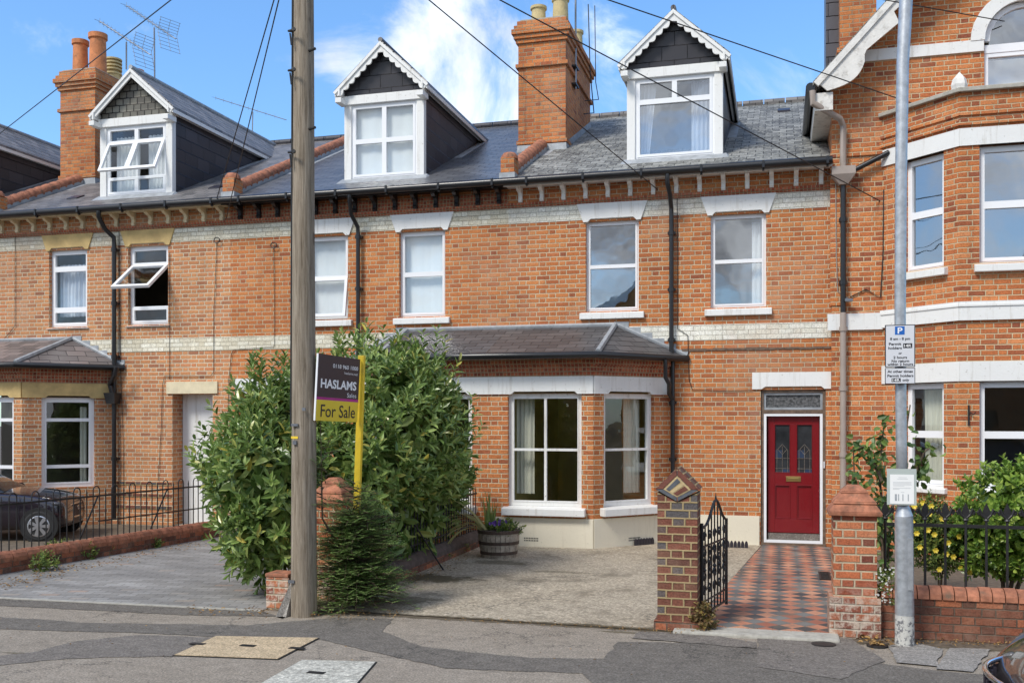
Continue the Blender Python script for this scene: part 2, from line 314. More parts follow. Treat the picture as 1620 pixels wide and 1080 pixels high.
def asphalt(name, a, b_, grain=260, patch=None, rough=.9, crack=True, grit=(.45, .43, .4), spots=(), band=None):
    m, t, b = new_mat(name); P = geo(t)
    c = t.mix(t.noise(P, 1.2, 6, .65), a, b_)
    g = t.noise(P, grain*.2, 6, .85)
    c = t.mix(.9, c, t.ramp(g, [(.32, .30), (.5, .95), (.66, 1.9)]), 'MULTIPLY')
    c = t.mix(.55, c, t.ramp(t.noise(t.vm('MULTIPLY', P, (1, 1.4, 1)), 7, 7, .75), [(.32, .62), (.68, 1.4)]), 'MULTIPLY')
    c = t.mix(t.mr(t.noise(P, grain*.22, 3, .9), .63, .70, 0, .55), c, grit)
    if crack:
        vo = t.new('ShaderNodeTexVoronoi', feature='DISTANCE_TO_EDGE'); vo.inputs['Scale'].default_value = .9
        t.l.new(t.vm('ADD', P, t.vm('MULTIPLY', t.noise(P, 3, 6, .7, col=True), (.9, .9, .9))), vo.inputs['Vector'])
        k = t.m('MULTIPLY', t.mr(vo.outputs['Distance'], .0, .012, 1, 0), t.mr(t.noise(P, .9, 3), .47, .55, 0, .9))
        c = t.mix(k, c, (.03, .03, .03))
    if patch:
        c = t.mix(t.mr(t.noise(P, patch[1], 8, .7), .5, .66, 0, patch[2], True), c, patch[0])
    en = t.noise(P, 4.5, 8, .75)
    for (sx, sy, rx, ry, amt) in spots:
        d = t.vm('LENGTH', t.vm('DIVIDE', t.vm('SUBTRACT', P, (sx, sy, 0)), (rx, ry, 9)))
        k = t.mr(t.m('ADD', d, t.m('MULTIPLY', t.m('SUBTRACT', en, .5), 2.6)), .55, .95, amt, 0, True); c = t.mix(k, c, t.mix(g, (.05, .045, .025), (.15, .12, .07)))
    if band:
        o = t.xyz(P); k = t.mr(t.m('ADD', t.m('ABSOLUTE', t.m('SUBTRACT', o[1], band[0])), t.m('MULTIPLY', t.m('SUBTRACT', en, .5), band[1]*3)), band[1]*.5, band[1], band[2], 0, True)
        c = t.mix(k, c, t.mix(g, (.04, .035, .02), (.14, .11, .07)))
    setb(t, b, c, rough, None, t.bump(g, .8, .010), .2)
    return m
YF0 = -6.6
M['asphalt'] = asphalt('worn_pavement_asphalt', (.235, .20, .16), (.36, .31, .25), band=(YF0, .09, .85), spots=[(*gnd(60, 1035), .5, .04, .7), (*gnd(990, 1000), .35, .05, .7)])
M['asphaltD'] = asphalt('dark_trench_asphalt', (.14, .125, .106), (.185, .165, .142), crack=True, grit=(.25, .25, .25))
M['asphaltM'] = asphalt('mid_grey_asphalt', (.165, .146, .126), (.215, .19, .165))
M['asphaltR'] = asphalt('road_asphalt', (.05, .05, .05), (.08, .08, .08))
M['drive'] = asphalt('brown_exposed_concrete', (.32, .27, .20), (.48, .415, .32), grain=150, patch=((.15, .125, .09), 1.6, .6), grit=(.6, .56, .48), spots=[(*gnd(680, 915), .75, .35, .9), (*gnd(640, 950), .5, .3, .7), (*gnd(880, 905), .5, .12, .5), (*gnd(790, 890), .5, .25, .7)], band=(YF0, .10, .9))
M['mossy'] = asphalt('mossy_damp_concrete', (.10, .085, .06), (.24, .20, .14), grain=150, crack=False, grit=(.4, .36, .3))
M['slab'] = asphalt('pale_concrete_slab', (.24, .22, .2), (.32, .30, .27), grain=260, crack=False)
M['coverbeige'] = asphalt('beige_aggregate', (.46, .35, .22), (.58, .45, .29), grain=300, crack=False)
M['covergrey'] = asphalt('pale_grey_concrete_cover', (.42, .40, .34), (.55, .53, .46), grain=160, crack=False)

def blockpave():
    m, t, b = new_mat('grey_block_paving')
    uv = geo(t); o = t.xyz(uv)
    a = t.m('ADD', t.m('MULTIPLY', o[0], .97), t.m('MULTIPLY', o[1], .24)); bb = t.m('SUBTRACT', t.m('MULTIPLY', o[1], .97), t.m('MULTIPLY', o[0], .24))
    r = t.m('FLOOR', t.m('DIVIDE', bb, .11)); fv = t.m('FRACT', t.m('DIVIDE', bb, .11))
    uo = t.m('ADD', t.m('DIVIDE', a, .22), t.m('MULTIPLY', t.m('FLOORED_MODULO', r, 2.), .5)); f = t.m('FRACT', uo)
    wn = t.new('ShaderNodeTexWhiteNoise', noise_dimensions='3D'); t.l.new(t.comb(t.m('FLOOR', uo), r, 0), wn.inputs[0])
    c = t.ramp(wn.outputs[0], [(0, (.225, .215, .20)), (.5, (.262, .252, .238)), (.96, (.30, .29, .275)), (.985, (.3, .26, .22)), (1, (.3, .23, .19))])
    d = t.m('MINIMUM', t.m('MULTIPLY', t.m('MINIMUM', f, t.m('SUBTRACT', 1., f)), .22), t.m('MULTIPLY', t.m('MINIMUM', fv, t.m('SUBTRACT', 1., fv)), .11))
    e = t.mr(d, .002, .006, 0, 1, True); c = t.mix(e, (.12, .115, .11), c)
    c = t.mix(.6, c, t.ramp(t.noise(t.vm('MULTIPLY', uv, (.45, 1.6, 1)), 1.6, 6, .6), [(.3, .6), (.7, 1.45)]), 'MULTIPLY')
    c = t.mix(.5, c, t.ramp(t.noise(uv, 60, 4, .7), [(.3, .7), (.7, 1.3)]), 'MULTIPLY')
    setb(t, b, c, .75, None, t.bump(e, .5, .006), .3); return m
M['blocks'] = blockpave()
def tilemat():
    m, t, b = new_mat('red_and_black_diamond_tiles'); P = geo(t); o = t.xyz(P)
    s = .235
    a = t.m('DIVIDE', t.m('ADD', o[0], o[1]), s); c_ = t.m('DIVIDE', t.m('SUBTRACT', o[0], o[1]), s)
    ia, ic = t.m('FLOOR', a), t.m('FLOOR', c_); fa, fc = t.m('FRACT', a), t.m('FRACT', c_)
    par = t.m('FLOORED_MODULO', ia, 2.)
    wn = t.new('ShaderNodeTexWhiteNoise', noise_dimensions='3D'); t.l.new(t.comb(ia, ic, 0), wn.inputs[0])
    red = t.ramp(wn.outputs[0], [(0, (.34, .12, .075)), (.5, (.50, .20, .12)), (1, (.58, .29, .18))])
    blk = t.ramp(wn.outputs[0], [(0, (.05, .055, .06)), (.6, (.10, .108, .11)), (1, (.20, .21, .20))])
    chk = t.m('FLOORED_MODULO', t.m('ADD', ia, ic), 2.)
    c = t.mix(chk, red, blk)
    d = t.m('MINIMUM', t.m('MINIMUM', fa, t.m('SUBTRACT', 1., fa)), t.m('MINIMUM', fc, t.m('SUBTRACT', 1., fc)))
    e = t.mr(d, .01, .03, 0, 1, True); c = t.mix(e, (.20, .17, .13), c)
    c = t.mix(t.mr(t.noise(P, 3.5, 8, .75), .46, .66, 0, .75, True), c, (.17, .14, .105))
    setb(t, b, c, .55, None, t.bump(e, .4, .004), .4); return m
M['tiles'] = tilemat()
def woodpole():
    m, t, b = new_mat('weathered_pole_timber'); P = geo(t)
    st = t.vm('MULTIPLY', P, (1, 1, .045)); n = t.noise(st, 38, 8, .78, .5); n2 = t.noise(t.vm('MULTIPLY', P, (1, 1, .2)), 4, 4)
    c = t.ramp(n, [(.25, (.055, .04, .03)), (.40, (.20, .16, .115)), (.56, (.34, .285, .22)), (.75, (.50, .435, .35))])
    c = t.mix(.5, c, t.ramp(n2, [(.3, .6), (.7, 1.2)]), 'MULTIPLY')
    k = t.noise(t.vm('MULTIPLY', P, (1, 1, .5)), 5, 2); c = t.mix(t.mr(k, .70, .76, 0, .7, True), c, (.08, .055, .04))
    setb(t, b, c, .9, None, t.bump(n, .9, .015), .2); return m
M['pole'] = woodpole()

# ---------------------------------------------------------------- mesh builder
class Pl:                       # a vertical working plane: u along, o outward, z up
    def __init__(s, org, tan, up=(0, 0, 1), out=None):
        s.o = Vector(org); s.t = Vector(tan).normalized(); s.up = Vector(up).normalized()
        s.n = Vector(out).normalized() if out else s.t.cross(s.up).normalized()
    def P(s, u, o, z): return s.o+s.t*u+s.n*o+s.up*z
FR = Pl((0, 0, 0), (1, 0, 0))                       # main facade, outward is -Y
class MB:
    def __init__(s): s.v = []; s.f = []
    def add(s, vs, fs):
        b = len(s.v); s.v += [tuple(p) for p in vs]; s.f += [tuple(i+b for i in f) for f in fs]; return s
    def hexa(s, p): return s.add(p, [(0, 3, 2, 1), (4, 5, 6, 7), (0, 1, 5, 4), (1, 2, 6, 5), (2, 3, 7, 6), (3, 0, 4, 7)])
    def box(s, x0, x1, y0, y1, z0, z1):
        return s.hexa([(x0, y0, z0), (x1, y0, z0), (x1, y1, z0), (x0, y1, z0), (x0, y0, z1), (x1, y0, z1), (x1, y1, z1), (x0, y1, z1)])
    def ob(s, pl, u0, u1, o0, o1, z0, z1):
        P = pl.P; return s.hexa([P(u0, o1, z0), P(u1, o1, z0), P(u1, o0, z0), P(u0, o0, z0), P(u0, o1, z1), P(u1, o1, z1), P(u1, o0, z1), P(u0, o0, z1)])
    def ring(s, pl, u0, u1, z0, z1, o0, o1, b):
        s.ob(pl, u0, u0+b, o0, o1, z0, z1); s.ob(pl, u1-b, u1, o0, o1, z0, z1)
        s.ob(pl, u0+b, u1-b, o0, o1, z0, z0+b); s.ob(pl, u0+b, u1-b, o0, o1, z1-b, z1); return s
    def quad(s, *p): return s.add(p, [tuple(range(len(p)))])
    def prism(s, pts, off):       # closed polygon extruded by off
        n = len(pts); off = Vector(off); a = [Vector(p) for p in pts]; b = [p+off for p in a]
        return s.add(a+b, [tuple(range(n))[::-1], tuple(range(n, 2*n))]+[(i, (i+1) % n, n+(i+1) % n, n+i) for i in range(n)])
    def pprism(s, pl, pts, o0, o1):
        return s.prism([pl.P(u, o0, z) for u, z in pts], pl.n*(o1-o0))
    def cyl(s, p, q, r0, r1=None, n=12, cap=True):
        r1 = r0 if r1 is None else r1; p = Vector(p); q = Vector(q); d = (q-p).normalized()
        a = d.orthogonal().normalized(); b = d.cross(a); vs = []
        for c, r in ((p, r0), (q, r1)):
            for i in range(n): an = 2*pi*i/n; vs.append(c+a*cos(an)*r+b*sin(an)*r)
        fs = [(i, (i+1) % n, n+(i+1) % n, n+i) for i in range(n)]
        if cap: fs += [tuple(range(n))[::-1], tuple(range(n, 2*n))]
        return s.add(vs, fs)
    def tube(s, pts, r, n=8):
        pts = [Vector(p) for p in pts]; vs = []; prev = None
        for i, p in enumerate(pts):
            d = (pts[min(i+1, len(pts)-1)]-pts[max(i-1, 0)]).normalized()
            if prev is None: a = d.orthogonal().normalized()
            else: a = (prev-d*prev.dot(d)).normalized()
            prev = a; b = d.cross(a); rr = r[i] if isinstance(r, (list, tuple)) else r
            for k in range(n): an = 2*pi*k/n; vs.append(p+a*cos(an)*rr+b*sin(an)*rr)
        fs = [(i*n+k, i*n+(k+1) % n, (i+1)*n+(k+1) % n, (i+1)*n+k) for i in range(len(pts)-1) for k in range(n)]
        fs += [tuple(range(n))[::-1], tuple(range((len(pts)-1)*n, len(pts)*n))]
        return s.add(vs, fs)
    def lathe(s, c, prof, n=24):
        vs = []; c = Vector(c)
        for r, z in prof:
            for i in range(n): an = 2*pi*i/n; vs.append(c+Vector((r*cos(an), r*sin(an), z)))
        m = len(prof); fs = [(j*n+i, j*n+(i+1) % n, (j+1)*n+(i+1) % n, (j+1)*n+i) for j in range(m-1) for i in range(n)]
        fs += [tuple(range(n))[::-1], tuple(range((m-1)*n, m*n))]
        return s.add(vs, fs)
    def wall(s, pl, u0, u1, z0, z1, holes, rev=.1, back=True):    # sheet with openings and their reveals
        us = sorted({u0, u1, *[h[0] for h in holes], *[h[1] for h in holes]}); zs = sorted({z0, z1, *[h[2] for h in holes], *[h[3] for h in holes]})
        us = [u for u in us if u0-1e-6 <= u <= u1+1e-6]; zs = [z for z in zs if z0-1e-6 <= z <= z1+1e-6]
        for a, b in zip(us, us[1:]):
            for c, d in zip(zs, zs[1:]):
                mu, mz = (a+b)/2, (c+d)/2
                if any(h[0] < mu < h[1] and h[2] < mz < h[3] for h in holes): continue
                s.quad(pl.P(a, 0, c), pl.P(b, 0, c), pl.P(b, 0, d), pl.P(a, 0, d))
        for a, b, c, d in [h[:4] for h in holes]:
            P = pl.P
            s.quad(P(a, 0, c), P(a, 0, d), P(a, -rev, d), P(a, -rev, c)); s.quad(P(b, 0, c), P(b, -rev, c), P(b, -rev, d), P(b, 0, d))
            s.quad(P(a, 0, d), P(b, 0, d), P(b, -rev, d), P(a, -rev, d)); s.quad(P(a, 0, c), P(a, -rev, c), P(b, -rev, c), P(b, 0, c))
        return s
    def build(s, name, mat, parent=None, smooth=False, bevel=0, **tags):
        me = bpy.data.meshes.new(name); me.from_pydata(s.v, [], s.f); me.update()
        me.materials.append(M[mat] if isinstance(mat, str) else mat)
        uvl = me.uv_layers.new(name='UVMap').data; vs = me.vertices
        for p in me.polygons:
            n = p.normal
            if abs(n.z) > .97: tx, ty = Vector((1, 0, 0)), Vector((0, 1, 0))
            else: tx = Vector((-n.y, n.x, 0)).normalized(); ty = n.cross(tx); ty = ty if ty.z > 0 else -ty
            if abs(n.z) <= .97 and (abs(tx.x) > abs(tx.y)) and tx.x < 0: tx = -tx
            for li in p.loop_indices:
                co = vs[me.loops[li].vertex_index].co; uvl[li].uv = (co.dot(tx), co.dot(ty))
            if smooth: p.use_smooth = True
        ob = bpy.data.objects.new(name, me); COL.objects.link(ob)
        if smooth and smooth != 'all':
            try: me.set_sharp_from_angle(angle=radians(40))
            except Exception: pass
        if bevel:
            bv = ob.modifiers.new('bevel', 'BEVEL'); bv.width = bevel; bv.segments = 2; bv.limit_method = 'ANGLE'
        if parent:
            ob.parent = parent
            top = parent
            while top.parent: top = top.parent
            ob.matrix_parent_inverse = Matrix.Translation(parent_world(parent)).inverted()
        for k, v in tags.items(): ob[k] = v
        return ob
def parent_world(o):
    p = Vector(o.location)
    return p if o.parent is None else Vector((0, 0, 0))+o.location if o.type != 'EMPTY' and not o.parent else p+Vector((0, 0, 0))
def thing(name, loc, label, cat, group=None):
    o = bpy.data.objects.new(name, None); COL.objects.link(o); o.location = loc; o.empty_display_size = .2
    o['label'] = label; o['category'] = cat
    if group: o['group'] = group
    return o
def tag(o, label, cat, group=None):
    o['label'] = label; o['category'] = cat
    if group: o['group'] = group
    return o
def struct(o, k='structure'): o['kind'] = k; return o

def ground_poly(name, pts, z, mat, kind='structure'):
    P = [(*gnd(x, y), z) if isinstance(x, (int, float)) and abs(y) > 50 else (x, y, z) for x, y in pts]
    o = MB().quad(*P).build(name, mat); struct(o, kind); return o
# ---------------------------------------------------------------- ground
YF = -6.6                                            # property line
struct(MB().quad((-200, -200, -.04), (200, -200, -.04), (200, 200, -.04), (-200, 200, -.04)).build('ground', 'soil'))
struct(MB().quad((-120, -17.6, -.036), (120, -17.6, -.036), (120, -9.95, -.036), (-120, -9.95, -.036)).build('road', 'asphaltR'))
struct(MB().box(-60, 60, -22, -17.6, -.2, 0).build('far_pavement', 'asphalt'))
struct(MB().box(-60, 60, -9.82, YF, -.2, 0).build('pavement', 'asphalt'))
struct(MB().box(-60, 60, -9.96, -9.825, -.2, .004).build('kerb', 'concrete', bevel=.015))
struct(MB().box(-60, 60, YF+.002, 14, -.2, .0).build('garden_ground', 'soil'))

# paved surfaces
dv_l = [gnd(-60, 943.5), gnd(418, 965)]
o = MB().quad((-11.2, -6.9, .006), (dv_l[1][0], dv_l[1][1], .006), (-5.33, -5.2, .006), (-5.33, -.02, .006), (-9.12, -.02, .006), (-9.32, -3, .006), (-9.75, -6.9, .006)).build('driveway', 'blocks'); struct(o)
a_, b_ = Vector((-11.2, -6.93, 0)), Vector((dv_l[1][0], dv_l[1][1]-.02, 0))
kb = MB().add([(*a_.xy, .0), (*b_.xy, .0), (b_.x, b_.y-.06, 0), (a_.x, a_.y-.06, 0), (*a_.xy, .012), (*b_.xy, .012), (b_.x, b_.y-.06, .012), (a_.x, a_.y-.06, .012)], [(4, 5, 6, 7), (2, 3, 7, 6), (0, 4, 7, 3), (1, 2, 6, 5), (0, 1, 5, 4)]).build('driveway_edging', 'concrete'); struct(kb)
struct(MB().quad((-4.5, YF+.05, .008), (-.85, YF-.02, .008), (-.72, -5.2, .008), (-.27, -.02, .008), (-4.5, -.02, .008)).build('concrete_driveway', 'drive'))
struct(MB().quad((-.78, -6.42, .014), (.72, -6.42, .014), (.75, -.02, .014), (-.25, -.02, .014), (-.66, -4.5, .014)).build('tiled_path', 'tiles'))
struct(MB().box(-.95, .52, -6.72, -6.43, -.1, .035).build('stone_step', 'concrete', bevel=.02))
# worn asphalt reinstatements, each a thin sheet
def patch(name, pts, z, mat):
    g = [Vector(gnd(x, y)) for x, y in pts]; out = []; rg = random.Random(int(abs(pts[0][0])*7+pts[0][1]))
    for a, b in zip(g, g[1:]+g[:1]):
        n = max(1, int((b-a).length/.09)); nv = Vector((-(b-a).y, (b-a).x)).normalized()
        for i in range(n): p = a+(b-a)*(i/n)+nv*rg.uniform(-.014, .014); out.append((p.x, p.y, z))
    q = []
    for i in range(len(out)): q.append(out[i])
    o = MB().quad(*q).build(name, mat)
    return struct(o)
patch('trench_patch', [(-40, 973), (139, 985), (389, 989), (461, 983), (533, 977), (622, 979), (605, 999), (667, 1022), (742, 1031), (839, 1041), (955, 1042), (978, 1015), (1100, 1017), (1199, 1027), (1300, 1031), (1400, 1050), (1481, 1060), (1539, 1066), (1680, 1068), (1680, 1140), (1000, 1140), (920, 1065), (705, 1057), (500, 1010), (344, 1007), (222, 1001), (-40, 994)], .004, 'asphaltD')
patch('pavement_patch', [(222, 1004), (340, 1009), (272, 1038), (110, 1041), (-40, 1056), (-40, 1042), (60, 1030), (120, 1014)], .004, 'asphaltM')
patch('pavement_patch', [(-40, 944), (418, 967), (440, 975), (300, 973), (-40, 956)], .004, 'asphaltD')
patch('pavement_patch', [(1010, 1000), (1108, 1002), (1195, 1016), (1197, 1026), (1000, 1010)], .008, 'asphaltM')
patch('pavement_patch', [(1199, 1005), (1345, 1010), (1400, 1046), (1330, 1075), (1199, 1055)], .008, 'asphaltM')
patch('concrete_slab', [(1404, 1018), (1418, 1049), (1481, 1055), (1493, 1028), (1450, 1018)], .012, 'slab')
patch('concrete_slab', [(1500, 1026), (1481, 1060), (1539, 1064), (1567, 1028)], .012, 'slab')
def cover(pts, mat, label, handles):
    c = [Vector((*gnd(x, y), 0)) for x, y in pts]; ctr = sum(c, Vector())/4
    t = thing('manhole_cover', (ctr.x, ctr.y, 0), label, 'manhole cover')
    fr = MB(); out = [ctr+(p-ctr)*1.03 for p in c]
    fr.add([(p.x, p.y, .0) for p in out]+[(p.x, p.y, .007) for p in out], [(4, 5, 6, 7), (0, 1, 5, 4), (1, 2, 6, 5), (2, 3, 7, 6), (3, 0, 4, 7)]).build('frame', 'iron', t)
    MB().add([(p.x, p.y, .008) for p in c]+[(p.x, p.y, .012) for p in c], [(4, 5, 6, 7), (0, 1, 5, 4), (1, 2, 6, 5), (2, 3, 7, 6), (3, 0, 4, 7)]).build('lid', mat, t)
    for hx, hy in handles:
        x, y = gnd(hx, hy); MB().box(x-.07, x+.07, y-.03, y+.03, .0125, .0165).build('key_plate', 'iron', t)
cover([(276, 1037), (439, 1043), (503, 1010), (342, 1007)], 'coverbeige', 'beige gravel-topped rectangular manhole cover in the pavement', [(392, 1023), (312, 1020), (470, 1027)])
cover([(385, 1098), (545, 1104), (594, 1048), (478, 1045)], 'covergrey', 'pale grey concrete manhole cover at the bottom edge of the pavement', [(500, 1066)])
x, y = gnd(1303, 1020); t = thing('stopcock_cover', (x, y, 0), 'small round black iron cover in the pavement by the tiled path', 'drain cover')
MB().lathe((x, y, .0), [(.105, 0), (.105, .014), (.08, .018)], 24).build('lid', 'iron', t)
x, y = gnd(1388, 1022); t = thing('stopcock_cover', (x, y, 0), 'small dark round cover beside dead leaves near the lamp post', 'drain cover')
MB().lathe((x, y, .0), [(.09, 0), (.09, .014), (.07, .018)], 24).build('lid', 'iron', t)

# ---------------------------------------------------------------- houses
RT = .455                                                 # roof slope
def zr(y): return 5.99+RT*y
RIDGE_Y = 6.2
def window(parent, pl, u0, u1, z0, z1, cells, inset=.09, mat='pvc', glass='glass', sill=None, outer=.03, bw=.042, name='window', gap=None, depth=.06):
    """cells: list of (a0,a1,b0,b1,open_angle) in fractions of the opening"""
    fr = MB(); fr.ring(pl, u0, u1, z0, z1, -inset-depth, -inset, outer)
    U0, U1, Z0, Z1 = u0+outer, u1-outer, z0+outer, z1-outer
    obs = []; panes = []
    for c in cells:
        a0, a1, b0, b1 = c[:4]; ang = c[4] if len(c) > 4 else 0
        x0, x1 = U0+(U1-U0)*a0, U0+(U1-U0)*a1; y0, y1 = Z0+(Z1-Z0)*b0, Z0+(Z1-Z0)*b1
        if ang:
            fr.ring(pl, x0, x1, y0, y1, -inset-depth+.01, -inset-.012, .02)
            an = radians(ang); org = pl.P(0, -inset, y1); up = pl.up*cos(an)-pl.n*sin(an); outn = pl.n*cos(an)+pl.up*sin(an)
            p2 = Pl(org, pl.t, up, outn); s = MB(); hgt = y1-y0
            s.ring(p2, x0, x1, -hgt, 0, -.03, .02, bw+.012); obs.append(s)
            panes.append((p2, x0+bw, x1-bw, -hgt+bw, -bw, -.002))
        else:
            fr.ring(pl, x0, x1, y0, y1, -inset-depth+.01, -inset+.008, bw)
            panes.append((pl, x0+bw-.004, x1-bw+.004, y0+bw-.004, y1-bw+.004, -inset-.03))
    f = fr.build(name, mat, parent)
    for s in obs: s.build('open_sash', mat, f)
    for (p, a, b, c, d, o_) in panes:
        MB().quad(p.P(a, o_, c), p.P(b, o_, c), p.P(b, o_, d), p.P(a, o_, d)).build('pane', glass, f)
    if sill:
        sz, so_, sm, ext = sill
        s = MB(); s.pprism(Pl(pl.P(u0-ext, 0, 0), -pl.n, pl.up, pl.t), [(.0+inset+depth*.5, z0), (-so_, z0-.03), (-so_, z0-sz), (.0, z0-sz), (inset+depth*.5, z0-sz+.01)], 0, u1-u0+2*ext)
        s.build('sill', sm, f, bevel=.008)
    return f
def curtain(pl, u0, u1, z0, z1, o_, mat, label, amp=.02, freq=14, cat='curtain', group=None, taper=0):
    mb = MB(); n = max(8, int((u1-u0)*60)); rows = 6; vs = []
    ph = random.random()*6
    for j in range(rows):
        z = z0+(z1-z0)*j/(rows-1)
        for i in range(n+1):
            f = i/n; u = u0+(u1-u0)*f*(1-taper*(1-j/(rows-1)))
            vs.append(pl.P(u, o_+amp*sin(f*freq*(u1-u0)*6+ph+.4*sin(j))+amp*.5*sin(f*37+ph*2), z))
    mb.add(vs, [(j*(n+1)+i, j*(n+1)+i+1, (j+1)*(n+1)+i+1, (j+1)*(n+1)+i) for j in range(rows-1) for i in range(n)])
    o = mb.build('curtain' if cat == 'curtain' else 'blind', mat, smooth='all'); tag(o, label, cat, group); return o
def lintel(parent, cx, wt, wb, z0, z1, mat, out=.03, pl=FR, name='lintel'):
    s = .05
    pts = [(cx-wb-.02, z0), (cx-wb+.05, z0), (cx-wb+.10, z0+s), (cx+wb-.10, z0+s), (cx+wb-.05, z0), (cx+wb+.02, z0), (cx+wt, z1), (cx-wt, z1)]
    return MB().pprism(pl, pts, -.05, out).build(name, mat, parent)
def sprofile():
    pts = []
    prof = [(.0, 0), (.05, .0), (.075, .03), (.06, .07), (.055, .11), (.085, .15), (.16, .17), (.21, .20), (.22, .245), (0, .245)]
    return prof
def slope_box(mb, x0, x1, y0, y1, h0, h1):      # box lying on the roof slope, h above the slope plane
    return mb.hexa([(x0, y0, zr(y0)+h0), (x1, y0, zr(y0)+h0), (x1, y1, zr(y1)+h0), (x0, y1, zr(y1)+h0), (x0, y0, zr(y0)+h1), (x1, y0, zr(y0)+h1), (x1, y1, zr(y1)+h1), (x0, y1, zr(y1)+h1)])
def chimney(parent, x0, x1, y0, y1, zt, pots, base):
    m = MB(); m.box(x0, x1, y0, y1, zr(y0)-.3, zt-.55)
    e = 0
    for k, (za, zb_, ex) in enumerate([(zt-.55, zt-.38, .0), (zt-.38, zt-.30, .04), (zt-.30, zt-.22, .075), (zt-.22, zt-.13, .11), (zt-.13, zt-.05, .07), (zt-.05, zt+.05, .02)]):
        m.box(x0-ex, x1+ex, y0-ex, y1+ex, za+.0005, zb_)
    m.box(x0-.045, x1+.045, y0-.045, y1+.045, zt-.85, zt-.78)
    m.box(x0-.03, x1+.03, y0-.03, y1+.03, zr(y0)+.15, zr(y0)+.22)
    c = m.build('chimney', 'brickCh', parent)
    MB().hexa([(x0-.03, y0-.03, zr(y0)-.05), (x1+.03, y0-.03, zr(y0)-.05), (x1+.03, y1, zr(y1)-.05), (x0-.03, y1, zr(y1)-.05), (x0-.012, y0-.02, zr(y0)+.13), (x1+.012, y0-.02, zr(y0)+.13), (x1+.012, y1, zr(y1)+.12), (x0-.012, y1, zr(y1)+.12)]).build('flashing', 'lead', c)
    MB().box(x0+.03, x1-.03, y0+.03, y1-.03, zt+.05, zt+.09).build('flaunching', 'concrete', c)
    for px_, py_, kind, h, r in pots:
        b = zt+.08
        if kind == 'louvre':
            q = MB(); q.lathe((px_, py_, b), [(r*.95, 0), (r*.98, h*.4), (r*1.15, h*.42), (r*1.15, h*.47), (r*.8, h*.5), (r*.8, h*.95)], 20)
            for k in range(4): q.lathe((px_, py_, b+h*(.55+.11*k)), [(r*.8, 0), (r*1.15, .0), (r*1.15, h*.05), (r*.8, h*.06)], 20)
            q.build('chimney_pot', 'buff', c, smooth=True)
        else:
            MB().lathe((px_, py_, b), [(r*1.0, 0), (r*.98, h*.1), (r*.9, h*.85), (r*1.08, h*.88), (r*1.08, h), (r*.8, h), (r*.78, h*.8), (.01, h*.79)], 24).build('chimney_pot', 'terra' if kind == 'terra' else 'buff', c, smooth=True)
    return c
def scallop(pl, cx, half, ze, za, n, wid, out0, out1, rake):
    """decorated barge boards: outer straight rake with scalloped lower edge"""
    mbs = MB()
    for sgn in (-1, 1):
        p0 = Vector((cx, za)); p1 = Vector((cx+sgn*half, ze)); e = (p1-p0); L = e.length; e.normalize(); nrm = Vector((e.y*sgn, -e.x*sgn)); 
        if nrm.y > 0: nrm = -nrm
        top = [p0, p1]; low = []
        K = n*6
        for i in range(K+1):
            f = i/K; ph = f*n % 1.0
            wv = wid+(.045*abs(sin(pi*f*n)) if rake else 0)
            q = p0+e*(L*f)+nrm*wv
            if sgn*(q.x-cx) < 0: q.x = cx
            low.append(q)
        for i in range(K):
            a0, a1 = p0+e*(L*i/K), p0+e*(L*(i+1)/K); b0, b1 = low[i], low[i+1]
            mbs.pprism(pl, [(a0.x, a0.y), (a1.x, a1.y), (b1.x, b1.y), (b0.x, b0.y)], out0, out1)
    return mbs
